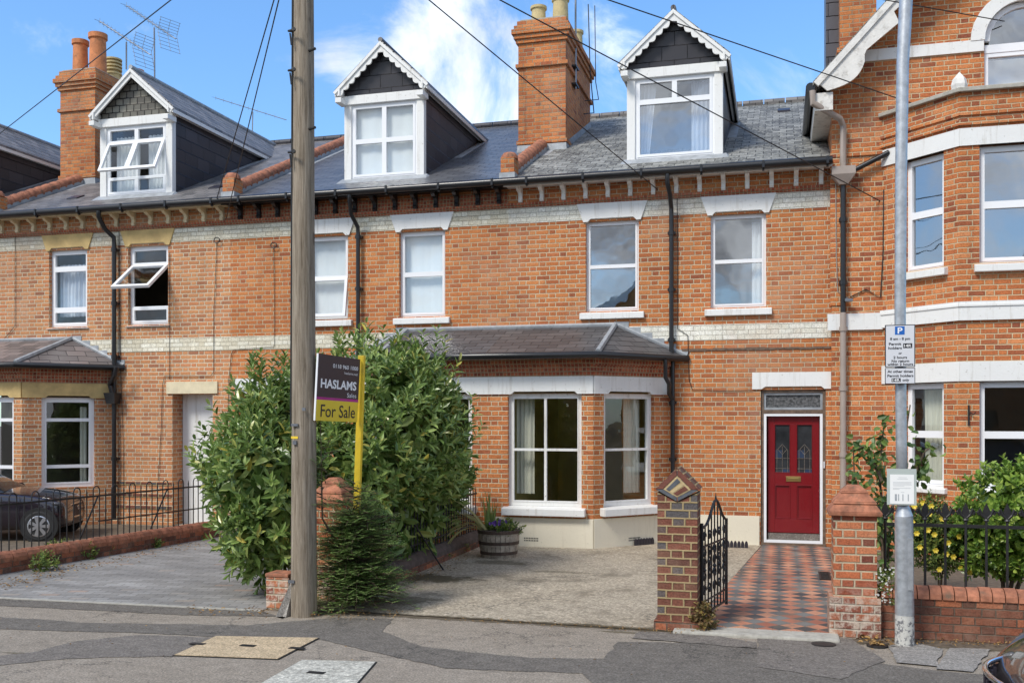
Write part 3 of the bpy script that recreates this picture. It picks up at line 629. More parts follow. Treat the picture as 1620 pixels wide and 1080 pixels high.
def dormer(parent, cx, hw, cells, roofmat, gable, scal, zb, ze=7.80, za=8.72, Yf=.6, glass='glassU', win=None, seam='white'):
    pl = Pl((0, Yf, 0), (1, 0, 0)); yb = (ze-5.99)/RT
    ck = MB()
    for sx in (-1, 1):
        x = cx+sx*(hw-.01)
        ck.prism([(x, Yf+.02, zb-.1), (x, yb+.35, 7.93), (x, Yf+.02, 7.93)], (-sx*.06, 0, 0))
    d = ck.build('dormer', 'slateV', parent)
    za = 8.67 if za > 8.61 else 8.6; ov = .13; hx = hw+ov; zeo = 7.86; rise = (za-zeo)/hx; zw = zeo+ov*rise-.03
    yr0 = Yf-.17; yA = min(RIDGE_Y, (za-5.99)/RT)
    rf = MB(); th = .05
    for sx in (-1, 1):
        xe = cx+sx*hx; yE = (zeo-5.99)/RT
        rf.add([(cx, yr0, za+th), (xe, yr0, zeo+th), (xe, yE+.1, zeo+th), (cx, yA+.1, za+th), (cx, yr0, za), (xe, yr0, zeo), (xe, yE+.1, zeo), (cx, yA+.1, za)],
               [(0, 1, 2, 3), (7, 6, 5, 4), (0, 4, 5, 1), (1, 5, 6, 2), (2, 6, 7, 3)])
    rf.build('dormer_roof', roofmat, d)
    rd = MB(); rd.tube([(cx, yr0-.01, za+th+.01), (cx, yA+.1, za+th+.01)], .045, 8); rd.build('ridge_tile', 'slateV' if scal else 'lead', d)
    # side fascia
    fs = MB()
    for sx in (-1, 1):
        x = cx+sx*(hw+.02); fs.box(min(x, x+sx*.03), max(x, x+sx*.03), Yf-.2, (zeo+.02-5.99)/RT+.15, 7.80, 7.925)
        x = cx+sx*hx; fs.box(min(x, x-sx*.025), max(x, x-sx*.025), yr0, (zeo-5.99)/RT+.1, zeo-.07, zeo-.002)
    fs.build('fascia', 'white', d)
    # gable triangle
    g = MB(); g.prism([(cx-hw, Yf, ze), (cx+hw, Yf, ze), (cx+hw, Yf, zw), (cx, Yf, za-.03), (cx-hw, Yf, zw)], (0, .05, 0)); g.build('gable_panel', gable, d)
    bb = scallop(Pl((0, yr0, 0), (1, 0, 0)), cx, hx, zeo, za, 8, .085 if scal else .10, -.03, 0, scal)
    bb.build('bargeboard', 'white', d)
    b2 = scallop(Pl((0, yr0, 0), (1, 0, 0)), cx, hx+.02, zeo+.0, za+.03, 4, .05, -.028, .025, False); b2.build('rake_moulding', 'white', d)
    # front posts and head
    fp = MB(); pw = .13
    fp.ob(pl, cx-hw-.01, cx-hw+pw, -.1, .02, zb, ze); fp.ob(pl, cx+hw-pw, cx+hw+.01, -.1, .02, zb, ze); fp.ob(pl, cx-hw-.03, cx+hw+.03, -.08, .05, ze-.14, ze+.02)
    fp.ob(pl, cx-hw+pw, cx+hw-pw, -.1, .01, zb-.02, zb+.04)
    for sx in (-1, 1): fp.ob(pl, cx+sx*(hw+.02)-.06, cx+sx*(hw+.02)+.06, -.02, .26, ze-.15, ze-.06)
    fp.build('corner_post', 'white', d, bevel=.006)
    wf = window(d, pl, cx-hw+pw, cx+hw-pw, zb+.04, ze-.14, cells, inset=.01, outer=.035, glass=glass, name='dormer_window') if win is None else win(d, pl)
    # flashing apron
    ap = MB(); ap.hexa([(cx-hw-.12, Yf-.22, zr(Yf-.22)+.004), (cx+hw+.12, Yf-.22, zr(Yf-.22)+.004), (cx+hw+.12, Yf+.02, zr(Yf)+.02), (cx-hw-.12, Yf+.02, zr(Yf)+.02),
                       (cx-hw-.12, Yf-.22, zr(Yf-.22)+.012), (cx+hw+.12, Yf-.22, zr(Yf-.22)+.012), (cx+hw+.06, Yf+.0, zb+.05), (cx-hw-.06, Yf+.0, zb+.05)])
    for sx in (-1, 1):
        x = cx+sx*hw; xa, xb = (x, x+.16) if sx > 0 else (x-.16, x)
        slope_box(ap, xa, xb, Yf, yb-.1, .004, .018)
    ap.build('flashing', 'lead', d)
    # dark room behind
    rm = MB(); rm.quad((cx-hw+.02, Yf+.9, zb), (cx+hw-.02, Yf+.9, zb), (cx+hw-.02, Yf+.9, ze), (cx-hw+.02, Yf+.9, ze)); rm.quad((cx-hw+.02, Yf+.05, ze-.02), (cx+hw-.02, Yf+.05, ze-.02), (cx+hw-.02, Yf+.9, ze-.02), (cx-hw+.02, Yf+.9, ze-.02))
    rm.build('room_lining', 'plaster', d)
    return d

BAYC = {'B': -4.37, 'A': -14.8}
def bay_faces(cx, side):       # half of the shared double bay; side +1 = right half
    fx = cx+side*1.64; wx = cx+side*2.68
    return fx, wx
def half_bay(parent, cx, side, brickm, linm, plinth, wincells, cantcells, bay_slate, gl='glass', winmat='white', sillm='white', zwin=(.49, 2.36), big_sill=True, fwin=(.29, 1.46), cwin=(.20, 1.19)):
    fx, wx = bay_faces(cx, side); YB = -1.1
    plf = Pl((cx, YB, 0), (1, 0, 0))
    plc = Pl((fx, YB, 0), (wx-fx, -YB, 0)) if side > 0 else Pl((wx, 0, 0), (fx-wx, YB, 0))
    Lc = math.hypot(1.04, 1.1)
    fw = (side*fwin[0], side*fwin[1]); fw = (min(fw), max(fw)); f0, f1 = min(0, side*1.64), max(0, side*1.64)
    cw = cwin if side > 0 else (Lc-cwin[1], Lc-cwin[0])
    m = MB(); z0, z1 = zwin
    m.wall(plf, f0, f1, .45 if plinth else 0, 2.38, [(fw[0], fw[1], z0, 2.38)], .12)
    m.wall(plc, 0, Lc, .45 if plinth else 0, 2.38, [(cw[0], cw[1], z0, 2.38)], .12)
    bw_ = m.build('bay_wall', brickm, parent)
    if plinth:
        q = MB(); a, b = (f0, f1)
        q.ob(plf, a, b, -.02, .025, 0, .45); q.ob(plc, 0, Lc, -.02, .025, 0, .45)
        q.build('bay_plinth', 'render', parent)
    # stone head
    q = MB(); q.ob(plf, f0, f1, -.12, .03, 2.40, 2.63)
    q.ob(plc, 0, Lc, -.12, .03, 2.40, 2.63)
    for pl_, (a, b), (s0, s1) in ((plf, fw, (f0, f1)), (plc, cw, (0, Lc))):     # shouldered ends beside the openings
        q.pprism(pl_, [(s0, 2.36), (a+.06, 2.36), (a+.12, 2.41), (s0, 2.41)], -.05, .028); q.pprism(pl_, [(b-.06, 2.36), (s1, 2.36), (s1, 2.41), (b-.12, 2.41)], -.05, .028)
    q.build('bay_lintel', linm, parent)
    # corbelled brick cornice
    q = MB()
    for za, zb_, ex in ((2.63, 2.69, .03), (2.69, 2.71, .05), (2.71, 2.79, .055), (2.79, 2.815, .085), (2.815, 2.90, .10)):
        cn = side*ex*.42
        q.ob(plf, f0-(ex*.42 if side < 0 else 0), f1+(ex*.42 if side > 0 else 0), -.1, ex, za+.0004, zb_)
        q.ob(plc, 0-(ex*.42 if side > 0 else 0), Lc+(ex*.42 if side < 0 else 0), -.1, ex, za+.0008, zb_-.0006)
    q.build('bay_cornice', 'brickR', parent)
    # roof
    e = .30; zE, zT = 2.97, 3.50
    nc = plc.n; ec = Vector((cx+side*(1.64+e*.42), YB-e, zE)); ew = Vector((wx+side*.42*1.0, 0, zE)); ew = Vector((wx+side*.27, -.0, zE))
    tp = Vector((cx+side*1.80, -.0, zT)); tc_ = Vector((cx, 0, zT)); e0 = Vector((cx, YB-e, zE))
    r = MB(); r.quad(e0, ec, tp, tc_); r.quad(ec, ew, tp)
    r.quad(e0+Vector((0, .0, -.03)), tc_+Vector((0, 0, -.5)), ew+Vector((0, 0, -.03)), ec+Vector((0, 0, -.03)))
    rb = r.build('bay_roof', bay_slate, parent)
    h = MB(); up = Vector((0, 0, .012)); h.tube([ec+up, tp+up], .045, 6); h.tube([ew+up, tp+up], .04, 6); h.tube([tc_+Vector((0, -.03, .0)), tp+Vector((0, -.03, .0))], .04, 6); h.build('hip_flashing', 'lead', rb)
    g = MB(); dn = Vector((0, 0, -.035)); oy = Vector((0, -.03, 0)); oc = nc*.03
    g.tube([e0+dn+oy, ec+dn+oy*.7, ew+dn+oc*.5], .052, 10)
    g.build('bay_gutter', 'black', parent, smooth=True)
    q = MB(); q.tube([e0+Vector((0, .03, -.05)), ec+Vector((0, .03, -.05)), ew+Vector((0, 0, -.05))-nc*.05], .045, 4); q.build('bay_fascia', 'white' if linm == 'white' else 'black', parent)
    sl = (.14, .13, sillm, .07) if big_sill else None
    zs = z0+.14 if big_sill else z0
    w1 = window(parent, plf, fw[0], fw[1], zs, 2.37, wincells, mat=winmat, glass=gl, sill=sl, inset=.08, bw=.019 if big_sill else .03, outer=.06)
    w2 = window(parent, plc, cw[0], cw[1], zs, 2.37, cantcells, mat=winmat, glass=gl, sill=sl, inset=.08, bw=.019 if big_sill else .03, outer=.06)
    return plf, plc, fw, cw, zs

def house(tag_, x0, x1, brickm, slatem, gutm, brkm, wins, lint, label, doorspec, bayside, bandm, bay, wcells, sill, dorm, chim=None, walls=True, downpipe=None, glassm='glass', plinth=False, bandcut=None):
    t = thing('terraced_house', ((x0+x1)/2, 3, 0), label, 'house')
    cxb, side = bay; fx, wx = bay_faces(cxb, side)
    holes = [(a, b, 3.73, 5.20) for a, b in wins]
    bh = (min(cxb, wx)+(.12 if side < 0 else .0), max(cxb, wx)-(.12 if side > 0 else 0), .0, 2.75)
    bh = (max(bh[0], x0), min(bh[1], x1), 0., 2.75)
    dh = doorspec['hole']
    m = MB(); m.wall(FR, x0, x1, 0, 5.90, holes+[bh, dh], .12)
    m.build('wall', brickm, t)
    MB().quad((x0, 12, 0), (x1, 12, 0), (x1, 12, 5.9), (x0, 12, 5.9)).build('rear_wall', brickm, t)
    if 'rev' in doorspec:
        a, b, c, d_ = dh; q = MB(); r = doorspec['rev']
        q.quad((a, .119, c), (a, .119, d_), (a, r, d_), (a, r, c)); q.quad((b, .119, c), (b, .119, d_), (b, r, d_), (b, r, c)); q.quad((a, .119, d_), (b, .119, d_), (b, r, d_), (a, r, d_))
        q.build('porch_wall', brickm, t)
    # rooms
    r = MB(); xa, xb = x0+.05, x1-.05
    for za, zb_ in ((.02, 2.95), (3.0, 5.6)):
        yy = 3.6
        r.quad((xa, yy, za), (xb, yy, za), (xb, yy, zb_), (xa, yy, zb_)); r.quad((xa, .13, za), (xa, yy, za), (xa, yy, zb_), (xa, .13, zb_)); r.quad((xb, .13, za), (xb, yy, za), (xb, yy, zb_), (xb, .13, zb_))
        r.quad((xa, .0, za), (xb, .0, za), (xb, yy, za), (xa, yy, za)); r.quad((xa, .13, zb_), (xb, .13, zb_), (xb, yy, zb_), (xa, yy, zb_))
    xm = wx+side*.25 if True else 0
    r.quad((xm, .13, .02), (xm, 3.6, .02), (xm, 3.6, 2.95), (xm, .13, 2.95))
    r.build('room_lining', doorspec.get('room', 'plaster'), t)
    # painted bands
    for (za, zb_, mt) in ((5.23, 5.49, bandm[0]), (3.22, 3.47, bandm[1])):
        if mt is None: continue
        s = MB()
        if za > 5: s.box(x0, x1, -.006, -.0005, za, zb_)
        else:
            lo, hi = min(cxb, cxb+side*1.95), max(cxb, cxb+side*1.95)
            if side > 0: s.box(hi+.08, x1, -.006, -.0005, za, zb_)
            else: s.box(x0, lo-.08, -.006, -.0005, za, zb_)
            # stepped flashing where the bay roof meets the wall
        s.build('painted_band', mt, t)
    s = MB()
    for k in range(6):
        a = cxb+side*(1.82+.19*k); z = 3.52-.094*k
        s.box(min(a, a+side*.2), max(a, a+side*.2), -.012, -.007, z-.12, z+.03)
    s.build('stepped_flashing', 'lead', t)
    s = MB(); s.box(x0, x1, -.035, -.0005, 5.495, 5.525); s.box(x0, x1, -.055, -.0005, 5.526, 5.565); s.build('dentil_course', 'brickR', t)
    s = MB(); s.box(x0, x1, -.006, -.0005, 5.567, 5.78); s.build('frieze', 'brickR' if gutm else brickm, t)
    # soffit, fascia, brackets, gutter
    s = MB(); s.box(x0, x1, -.30, -.001, 5.815, 5.84); s.box(x0, x1, -.325, -.302, 5.78, 5.86); s.build('soffit', brkm, t)
    n = int((x1-x0)/.362)
    prof = sprofile(); b0 = None
    for k in range(n):
        x = x0+(k+.5)*(x1-x0)/n
        if b0 is None:
            b0 = MB().prism([(x, -.007-a, 5.57+z) for a, z in prof], (.065, 0, 0)).build('bracket', brkm, t); bx = x
        else:
            c = b0.copy(); COL.objects.link(c); c.parent = t; c.matrix_parent_inverse = b0.matrix_parent_inverse.copy(); c.location = (x-bx, 0, 0)
    g = MB(); g.tube([(x0, -.39, 5.85), (x1, -.39, 5.85)], .062, 12); g.box(x0, x1, -.40, -.33, 5.86, 5.885)
    k = x0+.4
    while k < x1: g.tube([(k, -.39, 5.78), (k+.03, -.39, 5.78)], .03, 6); g.box(k, k+.035, -.46, -.32, 5.79, 5.90); k += .93
    g.build('gutter', 'black', t, smooth=True)
    # roof (front and rear slopes)
    rr = MB(); ye = -.36
    rr.add([(x0, ye, zr(ye)+.03), (x1, ye, zr(ye)+.03), (x1, RIDGE_Y, zr(RIDGE_Y)), (x0, RIDGE_Y, zr(RIDGE_Y)), (x0, 12.5, zr(0)), (x1, 12.5, zr(0)), (x0, ye, zr(ye)), (x1, ye, zr(ye))],
           [(0, 1, 2, 3), (3, 2, 5, 4), (6, 7, 1, 0)])
    rr.build('roof', slatem, t)
    rg = MB(); k = x0
    while k < x1-.1: rg.tube([(k+.005, RIDGE_Y, zr(RIDGE_Y)+.02), (min(k+.44, x1)-.005, RIDGE_Y, zr(RIDGE_Y)+.02)], .085, 8); k += .45
    rg.build('ridge_tiles', 'slateV' if slatem != 'slateC' else 'slateA', t)
    for (a, b), cl_ in zip(wins, wcells):
        window(t, FR, a, b, 3.73, 5.20, cl_['cells'], mat='pvc', glass=cl_.get('glass', 'glassU'), sill=sill, inset=.08, outer=cl_.get('outer', .035), bw=cl_.get('bw', .04))
        lintel(t, (a+b)/2, .58, .45, 5.19, 5.49, lint)
    return t
def ringcells(*rows): return rows
SASH = [(0, 1, .5, 1), (0, 1, 0, .5)]
TH = []
# --- house C (red door)
C0, C1 = -4.37, .77
hc = house('C', C0, C1, 'brickC', 'slateC', False, 'white', [(-3.06, -2.19), (-1.05, -.20)], 'white',
           'orange brick terraced house with the red front door and mossy slate roof', dict(hole=(-.28, .69, .0, 2.43), room='roomyellow'), 1, ('creamw', 'creamw'), (-4.37, 1),
           [dict(cells=SASH, bw=.03), dict(cells=SASH, bw=.03)], (.13, .07, 'white', .09), None)
plf, plc, fw, cw, zs = half_bay(hc, -4.37, 1, 'brickC', 'white', True, [(0, .5, .5, 1), (.5, 1, .5, 1), (0, .5, 0, .5), (.5, 1, 0, .5)], [(0, 1, .5, 1), (0, 1, 0, .5)], 'slateBay')
for nm, px0, px1 in (('a', 0, 0),):
    u0, u1 = fw; curtain(plf, u0+.07, u0+.36, .8, 2.33, -.30, 'curtain', 'cream pleated curtain at the left of the wide bay window of the red-door house')
    u0, u1 = cw; curtain(plc, u1-.40, u1-.05, .8, 2.33, -.30, 'curtain', 'cream pleated curtain at the right of the narrow bay window of the red-door house')
# plinth right of bay
MB().box(-1.66, -.30, -.03, -.001, 0, .46).build('plinth', 'render', hc)
# painted-over ledge scar
q = MB(); x = -1.5
while x < .7:
    w_ = random.uniform(.08, .3); q.box(x, min(x+w_, .76), -.016, -.0015, 3.05+random.uniform(0, .012), 3.085+random.uniform(0, .015)); x += w_+.004
q.build('ledge', 'brown', hc)
for (px, py) in ((840, 853), (1002, 852)):
    v = MB()
    if px < 900:
        x, z = atY(px, py, -1.13)
        for i in range(9):
            for j in range(2): v.box(x-.11+i*.026, x-.095+i*.026, -1.128, -1.1255, z-.025+j*.035, z-.005+j*.035)
    else:
        u, d = on_line(px, (-2.73, -1.1), (-1.69, 0)); z = zat(py, d)
        for i in range(9):
            for j in range(2): v.ob(plc, u-.11+i*.026, u-.095+i*.026, .0255, .028, z-.025+j*.035, z-.005+j*.035)
    v.build('air_brick', 'dark', hc)
# door lintel
x0, _ = atY(1190, 600); x1, _ = atY(1316, 600)
q = MB(); q.pprism(FR, [(x0, 2.44), (x0+.14, 2.44), (x0+.20, 2.48), (.62, 2.48), (.67, 2.44), (.765, 2.44), (.765, 2.70), (x0, 2.70)], -.06, .03); q.build('door_lintel', 'white', hc)
# door set
df = MB(); df.ring(FR, -.28, .69, 0.0, 2.43, -.12, -.03, .045); df.ob(FR, -.235, .645, -.12, -.03, 2.06, 2.12); df.ob(FR, -.28, .69, -.12, .02, -.01, .05)
dfo = df.build('door_frame', 'brown', hc)
tl = MB(); tl.ring(FR, -.235, .645, 2.12, 2.385, -.10, -.05, .035); tl.build('transom_frame', 'lead', dfo)
MB().quad((-.2, .08, 2.15), (.61, .08, 2.15), (.61, .08, 2.35), (-.2, .08, 2.35)).build('transom_pane', plain('frosted_glass', (.10, .10, .10), .3, var=.9, scale=26, bump=.8, bscale=40), dfo)
wf = MB(); wf.ring(FR, -.235, .645, .05, 2.06, -.09, -.035, .04); wf.build('white_frame', 'pvc', dfo)
dl, dr, db, dt = -.175, .60, .20, 2.015
dm = MB(); st, o0, o1 = .10, -.16, -.115
cxm = (dl+dr)/2
dm.ob(FR, dl, dl+st, o0, o1, db, dt); dm.ob(FR, dr-st, dr, o0, o1, db, dt); dm.ob(FR, dl+st, dr-st, o0, o1, dt-.12, dt); dm.ob(FR, dl+st, dr-st, o0, o1, db, db+.22)
dm.ob(FR, cxm-.045, cxm+.045, o0, o1, db+.22, dt-.12); dm.ob(FR, dl+st, cxm-.045, o0, o1, .95, 1.13); dm.ob(FR, cxm+.045, dr-st, o0, o1, .95, 1.13)
for a, b in ((dl+st, cxm-.045), (cxm+.045, dr-st)):
    dm.ob(FR, a, b, o0+.005, o1-.02, db+.22, .95); dm.ring(FR, a, b, db+.22, .95, o1-.02, o1+.006, .018)
    dm.ring(FR, a, b, 1.13, dt-.12, o1-.03, o1+.004, .012)
dd = dm.build('front_door', 'redpaint', hc, bevel=.003)
for a, b in ((dl+st, cxm-.045), (cxm+.045, dr-st)):
    MB().quad(FR.P(a, o1-.02, 1.13), FR.P(b, o1-.02, 1.13), FR.P(b, o1-.02, dt-.12), FR.P(a, o1-.02, dt-.12)).build('door_pane', plain('dark_leaded_glass', (.035, .038, .042), .08, var=.5, scale=3), dd)
    c = MB(); mx = (a+b)/2; r = .004; oo = o1-.014
    def bar(u0, z0, u1, z1): c.cyl(FR.P(u0, oo, z0), FR.P(u1, oo, z1), r, n=5)
    bar(mx, 1.13, mx, 1.55); bar(a, 1.2, b, 1.2); bar(a, 1.36, b, 1.36); bar(a+.04, 1.13, a+.04, 1.5); bar(b-.04, 1.13, b-.04, 1.5)
    bar(mx-.07, 1.5, mx, 1.42); bar(mx, 1.42, mx+.07, 1.5); bar(mx-.07, 1.5, mx, 1.58); bar(mx+.07, 1.5, mx, 1.58)
    c.build('lead_cames', 'asphaltM', dd)
    q = MB(); q.ob(FR, a+.005, mx-.006, o1-.019, o1-.017, 1.37, 1.49); q.ob(FR, mx+.006, b-.005, o1-.019, o1-.017, 1.14, 1.19); q.build('blue_glass', plain('blue_stained_glass', (.035, .055, .10), .15), dd)
q = MB(); q.ob(FR, cxm-.11, cxm+.11, o1, o1+.012, 1.0, 1.08); q.ob(FR, cxm-.085, cxm+.085, o1+.012, o1+.018, 1.02, 1.06); q.build('letter_box', 'brass', dd, bevel=.004)
q = MB(); q.ob(FR, dl, dr, -.16, -.10, .06, .19); q.build('strip_below_door', 'asphaltM', dfo)  # grey strip filling the space below the door
q = MB(); q.ob(FR, .655, .675, -.03, .0, 1.22, 1.32); q.build('doorbell', 'whiteplastic', hc)
# dormer C
dormer(hc, -1.68, .78, [(0, .5, .72, 1), (.5, 1, .72, 1), (0, 1, 0, .72)], 'slateC', 'slateV', True, 6.28)
dpl = Pl((0, .6, 0), (1, 0, 0))
curtain(dpl, -2.36, -2.0, 6.36, 7.6, -.22, 'bluecurtain', 'pale blue-white curtain on the left side of the rightmost dormer window', taper=.35)
curtain(dpl, -1.42, -1.03, 6.36, 7.6, -.22, 'bluecurtain', 'pale blue-white curtain on the right side of the rightmost dormer window')
curtain(FR, -.42, -.27, 3.8, 5.1, -.25, 'net', 'white net curtain at the right of the sash window above the red door')

# --- house B (behind the laurel)
hb = house('B', -9.6, -4.37, 'brickB', 'slateB', True, 'black', [(-8.16, -7.29), (-6.33, -5.49)], 'white',
           'bright orange brick terraced house with smooth grey roof behind the big laurel', dict(hole=(-9.42, -8.62, 0., 2.43), rev=.6), -1, ('creamb', 'creamb'), (-4.37, -1),
           [dict(cells=[(0, 1, .5, 1), (0, 1, 0, .5, 9)], glass='glassS'), dict(cells=SASH, glass='glassS')], (.13, .07, 'white', .09), None)
half_bay(hb, -4.37, -1, 'brickB', 'white', False, [(0, 1, .5, 1), (0, 1, 0, .5)], [(0, 1, .5, 1), (0, 1, 0, .5)], 'slateBay')
q = MB(); q.ob(FR, -9.5, -8.54, -.06, .03, 2.44, 2.70); q.build('door_lintel', 'white', hb)
q = MB(); q.ob(FR, -9.42, -8.62, -.62, -.57, 0, 2.43); q.build('front_door', 'brown', hb)
dormer(hb, -6.86, .76, [(0, .5, .5, 1), (.5, 1, .5, 1), (0, .5, 0, .5), (.5, 1, 0, .5)], 'slateB', 'slateV', True, 6.28, glass='glassS')
b1 = curtain(dpl, -7.48, -6.2, 6.36, 7.6, -.12, 'net', 'white blind filling the two-by-two dormer window of the middle house', .004, 3, 'blind')
curtain(FR, -6.28, -5.54, 3.8, 5.14, -.20, 'net', 'white blind drawn in the sash window above the laurel, left of the long bay roof', .003, 3, 'blind')
curtain(FR, -8.12, -7.34, 3.8, 5.14, -.22, 'net', 'white blind in the upper window directly right of the timber pole', .003, 3, 'blind')

# --- house A
ha = house('A', -14.8, -9.6, 'brickA', 'slateA', False, 'palestone', [(-13.52, -12.66), (-11.76, -10.90)], 'yellowstone',
           'pale orange brick terraced house with ochre stone window heads and white door', dict(hole=(-10.81, -9.97, 0., 2.43), rev=.34), 1, ('creamb', 'creamb'), (-14.8, 1),
           [dict(cells=[(0, 1, .77, 1), (0, 1, .21, .77), (0, 1, 0, .21)], glass='glass', bw=.05), dict(cells=[(0, 1, .77, 1), (0, 1, .21, .77, 52), (0, 1, 0, .21)], glass='glass', bw=.05)], (.035, .04, 'pvc', .04), None)
half_bay(ha, -14.8, 1, 'brickA', 'yellowstone', False, [(0, 1, .77, 1), (0, 1, .21, .77), (0, 1, 0, .21)], [(0, 1, .77, 1), (0, 1, .21, .77), (0, 1, 0, .21)], 'slateBayA', winmat='pvc', big_sill=False, zwin=(.72, 2.36), cwin=(.32, 1.22))
q = MB(); q.ob(FR, -10.92, -9.86, -.06, .03, 2.44, 2.66); q.build('door_lintel', 'palestone', ha)
q = MB(); q.ob(FR, -10.80, -9.98, -.36, -.31, 0, 2.43); q.build('front_door', 'white', ha)
q = MB(); q.box(-12.0, -10.83, -.012, -.001, .30, .36); q.box(-12.0, -10.83, -.012, -.001, .52, .58); q.box(-12.0, -10.83, -.012, -.001, .74, .80); q.build('blue_brick_band', 'brickP', ha)
dormer(ha, -12.02, .80, [(0, .5, .78, 1), (.5, 1, .78, 1), (0, .5, .24, .78, 27), (.5, 1, .24, .78, 27), (0, .5, 0, .24), (.5, 1, 0, .24)], 'slateA', 'fish', False, 6.28, glass='glass', za=8.66)
curtain(dpl, -12.62, -12.1, 6.36, 7.5, -.2, 'net', 'white net curtain behind the left open casement of the leftmost dormer', .03, 12)
curtain(dpl, -11.9, -11.4, 6.36, 7.5, -.2, 'net', 'white net curtain behind the right open casement of the leftmost dormer', .03, 12)
curtain(FR, -13.45, -12.75, 3.95, 4.95, -.25, 'bluecurtain', 'thin pale curtain in the leftmost upper window with an ochre head', .03, 12)
plA = Pl((-14.8+1.64, -1.1, 0), (1.04, 1.1, 0)); curtain(plA, 1.0, 1.12, .8, 2.2, -.25, 'curtain', 'narrow cream curtain in the left bay window beside the black car', .01)
# --- house Z, far left (only its roof end shows)
hz = thing('terraced_house', (-17.4, 3, 0), 'dark-roofed neighbouring house cut off by the left edge', 'house')
m = MB(); m.wall(FR, -20, -14.8, 0, 5.8, [(-18.96, -18.1, 3.73, 5.2), (-17, -16.14, 3.73, 5.2)], .1); m.build('wall', 'brickA', hz)
rr = MB(); rr.add([(-20, -.36, zr(-.36)+.03), (-14.8, -.36, zr(-.36)+.03), (-14.8, RIDGE_Y, zr(RIDGE_Y)), (-20, RIDGE_Y, zr(RIDGE_Y)), (-20, 12.5, 5.99), (-14.8, 12.5, 5.99)], [(0, 1, 2, 3), (3, 2, 5, 4)]); rr.build('roof', 'slateA', hz)
g = MB(); g.tube([(-20, -.39, 5.85), (-14.8, -.39, 5.85)], .062, 12); g.build('gutter', 'black', hz)
half_bay(hz, -14.8, -1, 'brickA', 'yellowstone', False, [(0, 1, .77, 1), (0, 1, .21, .77), (0, 1, 0, .21)], [(0, 1, .77, 1), (0, 1, 0, .77)], 'slateBayA', winmat='pvc', big_sill=False, zwin=(.72, 2.36))
dormer(hz, -17.15, .80, [(0, .5, 0, 1), (.5, 1, 0, 1)], 'slateA', 'slateV', False, 6.28, glass='glass', za=8.6)
window(hz, FR, -17, -16.14, 3.73, 5.2, SASH); window(hz, FR, -18.96, -18.1, 3.73, 5.2, SASH)

# chimneys & parapets
chimney(ha, -15.32, -14.42, 2.45, 4.4, 9.58, [(-15.12, 2.85, 'terra', .78, .17), (-14.66, 2.85, 'terra', .88, .19), (-14.95, 3.75, 'louvre', .72, .17), (-14.58, 4.1, 'terra', .5, .16)], 0)
chimney(hc, -4.84, -3.91, 2.4, 4.9, 9.55, [(-4.56, 2.9, 'buff', .42, .15), (-4.12, 2.9, 'buff', .55, .16), (-4.56, 4.2, 'buff', .5, .15), (-4.1, 4.35, 'buff', .45, .14)], 0)
def parapet(parent, x, y0, y1, w_=.105):
    q = MB(); slope_box(q, x-w_, x+w_, y0, y1, -.1, .12)
    q.box(x-w_-.01, x+w_+.01, y0-.30, y0+.0, zr(y0)-.12, zr(y0)+.24); p = q.build('parapet', 'brickCh', parent)
    k = MB(); n = int((y1-y0)/.2)
    for i in range(n):
        a, b = y0+(y1-y0)*i/n, y0+(y1-y0)*(i+1)/n
        k.tube([(x, a, zr(a)+.12), (x, (a+b)/2, zr((a+b)/2)+.125), (x, b-.012, zr(b)+.115)], [.115, .125, .112], 10)
    k.lathe((x, y0-.15, zr(y0)+.24), [(.145, 0), (.14, .05), (.10, .10), (.01, .12)], 16)
    k.build('coping', 'terracap', p, smooth=True)
    f = MB()
    for s in (-1, 1): a, b = sorted((x+s*w_, x+s*(w_+.14))); slope_box(f, a, b, y0-.3, y1, .004, .02)
    f.box(x-w_-.03, x+w_+.03, y0-.33, y0+.01, zr(y0)-.14, zr(y0)-.02); 
    for s in (-1, 1): a, b = sorted((x+s*w_, x+s*(w_+.008))); slope_box(f, a, b, y0, y1, .0, .10)
    f.build('flashing', 'lead', p)
parapet(hc, -4.37, .22, 2.38); parapet(hc, -4.37, 4.95, 6.15)
parapet(ha, -14.8, .22, 2.42)
parapet(hb, -9.6, .22, 6.2)
# party wall end piece on gutter line
# ---------------------------------------------------------------- house D (right)
hd = thing('gabled_house', (3.4, 3, 0), 'tall gabled brick house with two-storey bay and arched attic window', 'house')
YD = -.12; pD = Pl((0, YD, 0), (1, 0, 0)); DX0, DXB = .77, 1.50
dc0, dc1 = (1.50, YD), (2.42, YD-.91); YBD = YD-.91
pc = Pl((dc0[0], dc0[1], 0), (dc1[0]-dc0[0], dc1[1]-dc0[1], 0)); pf = Pl((2.42, YBD, 0), (1, 0, 0)); pr = Pl((4.44, YBD, 0), (.92, .91, 0))
LD = math.hypot(.92, .91); AX, AZ = 3.43, 10.05
gz = lambda x: AZ-1.07*abs(x-AX)
m = MB(); arch_l, arch_r, arch_z = AX-.53, AX+.53, 7.52
m.quad(pD.P(DX0, 0, 0), pD.P(1.5, 0, 0), pD.P(1.5, 0, gz(1.5)), pD.P(DX0, 0, gz(DX0)))
m.quad(pD.P(5.36, 0, 0), pD.P(6.1, 0, 0), pD.P(6.1, 0, gz(6.1)), pD.P(5.36, 0, gz(5.36)))
m.quad(pD.P(1.5, 0, 6.2), pD.P(arch_l, 0, 6.2), pD.P(arch_l, 0, gz(arch_l)), pD.P(1.5, 0, gz(1.5)))
m.quad(pD.P(arch_r, 0, 6.2), pD.P(5.36, 0, 6.2), pD.P(5.36, 0, gz(5.36)), pD.P(arch_r, 0, gz(arch_r)))
N = 16
arc = [(AX-.53*cos(pi*i/N), arch_z+.53*sin(pi*i/N)) for i in range(N+1)]
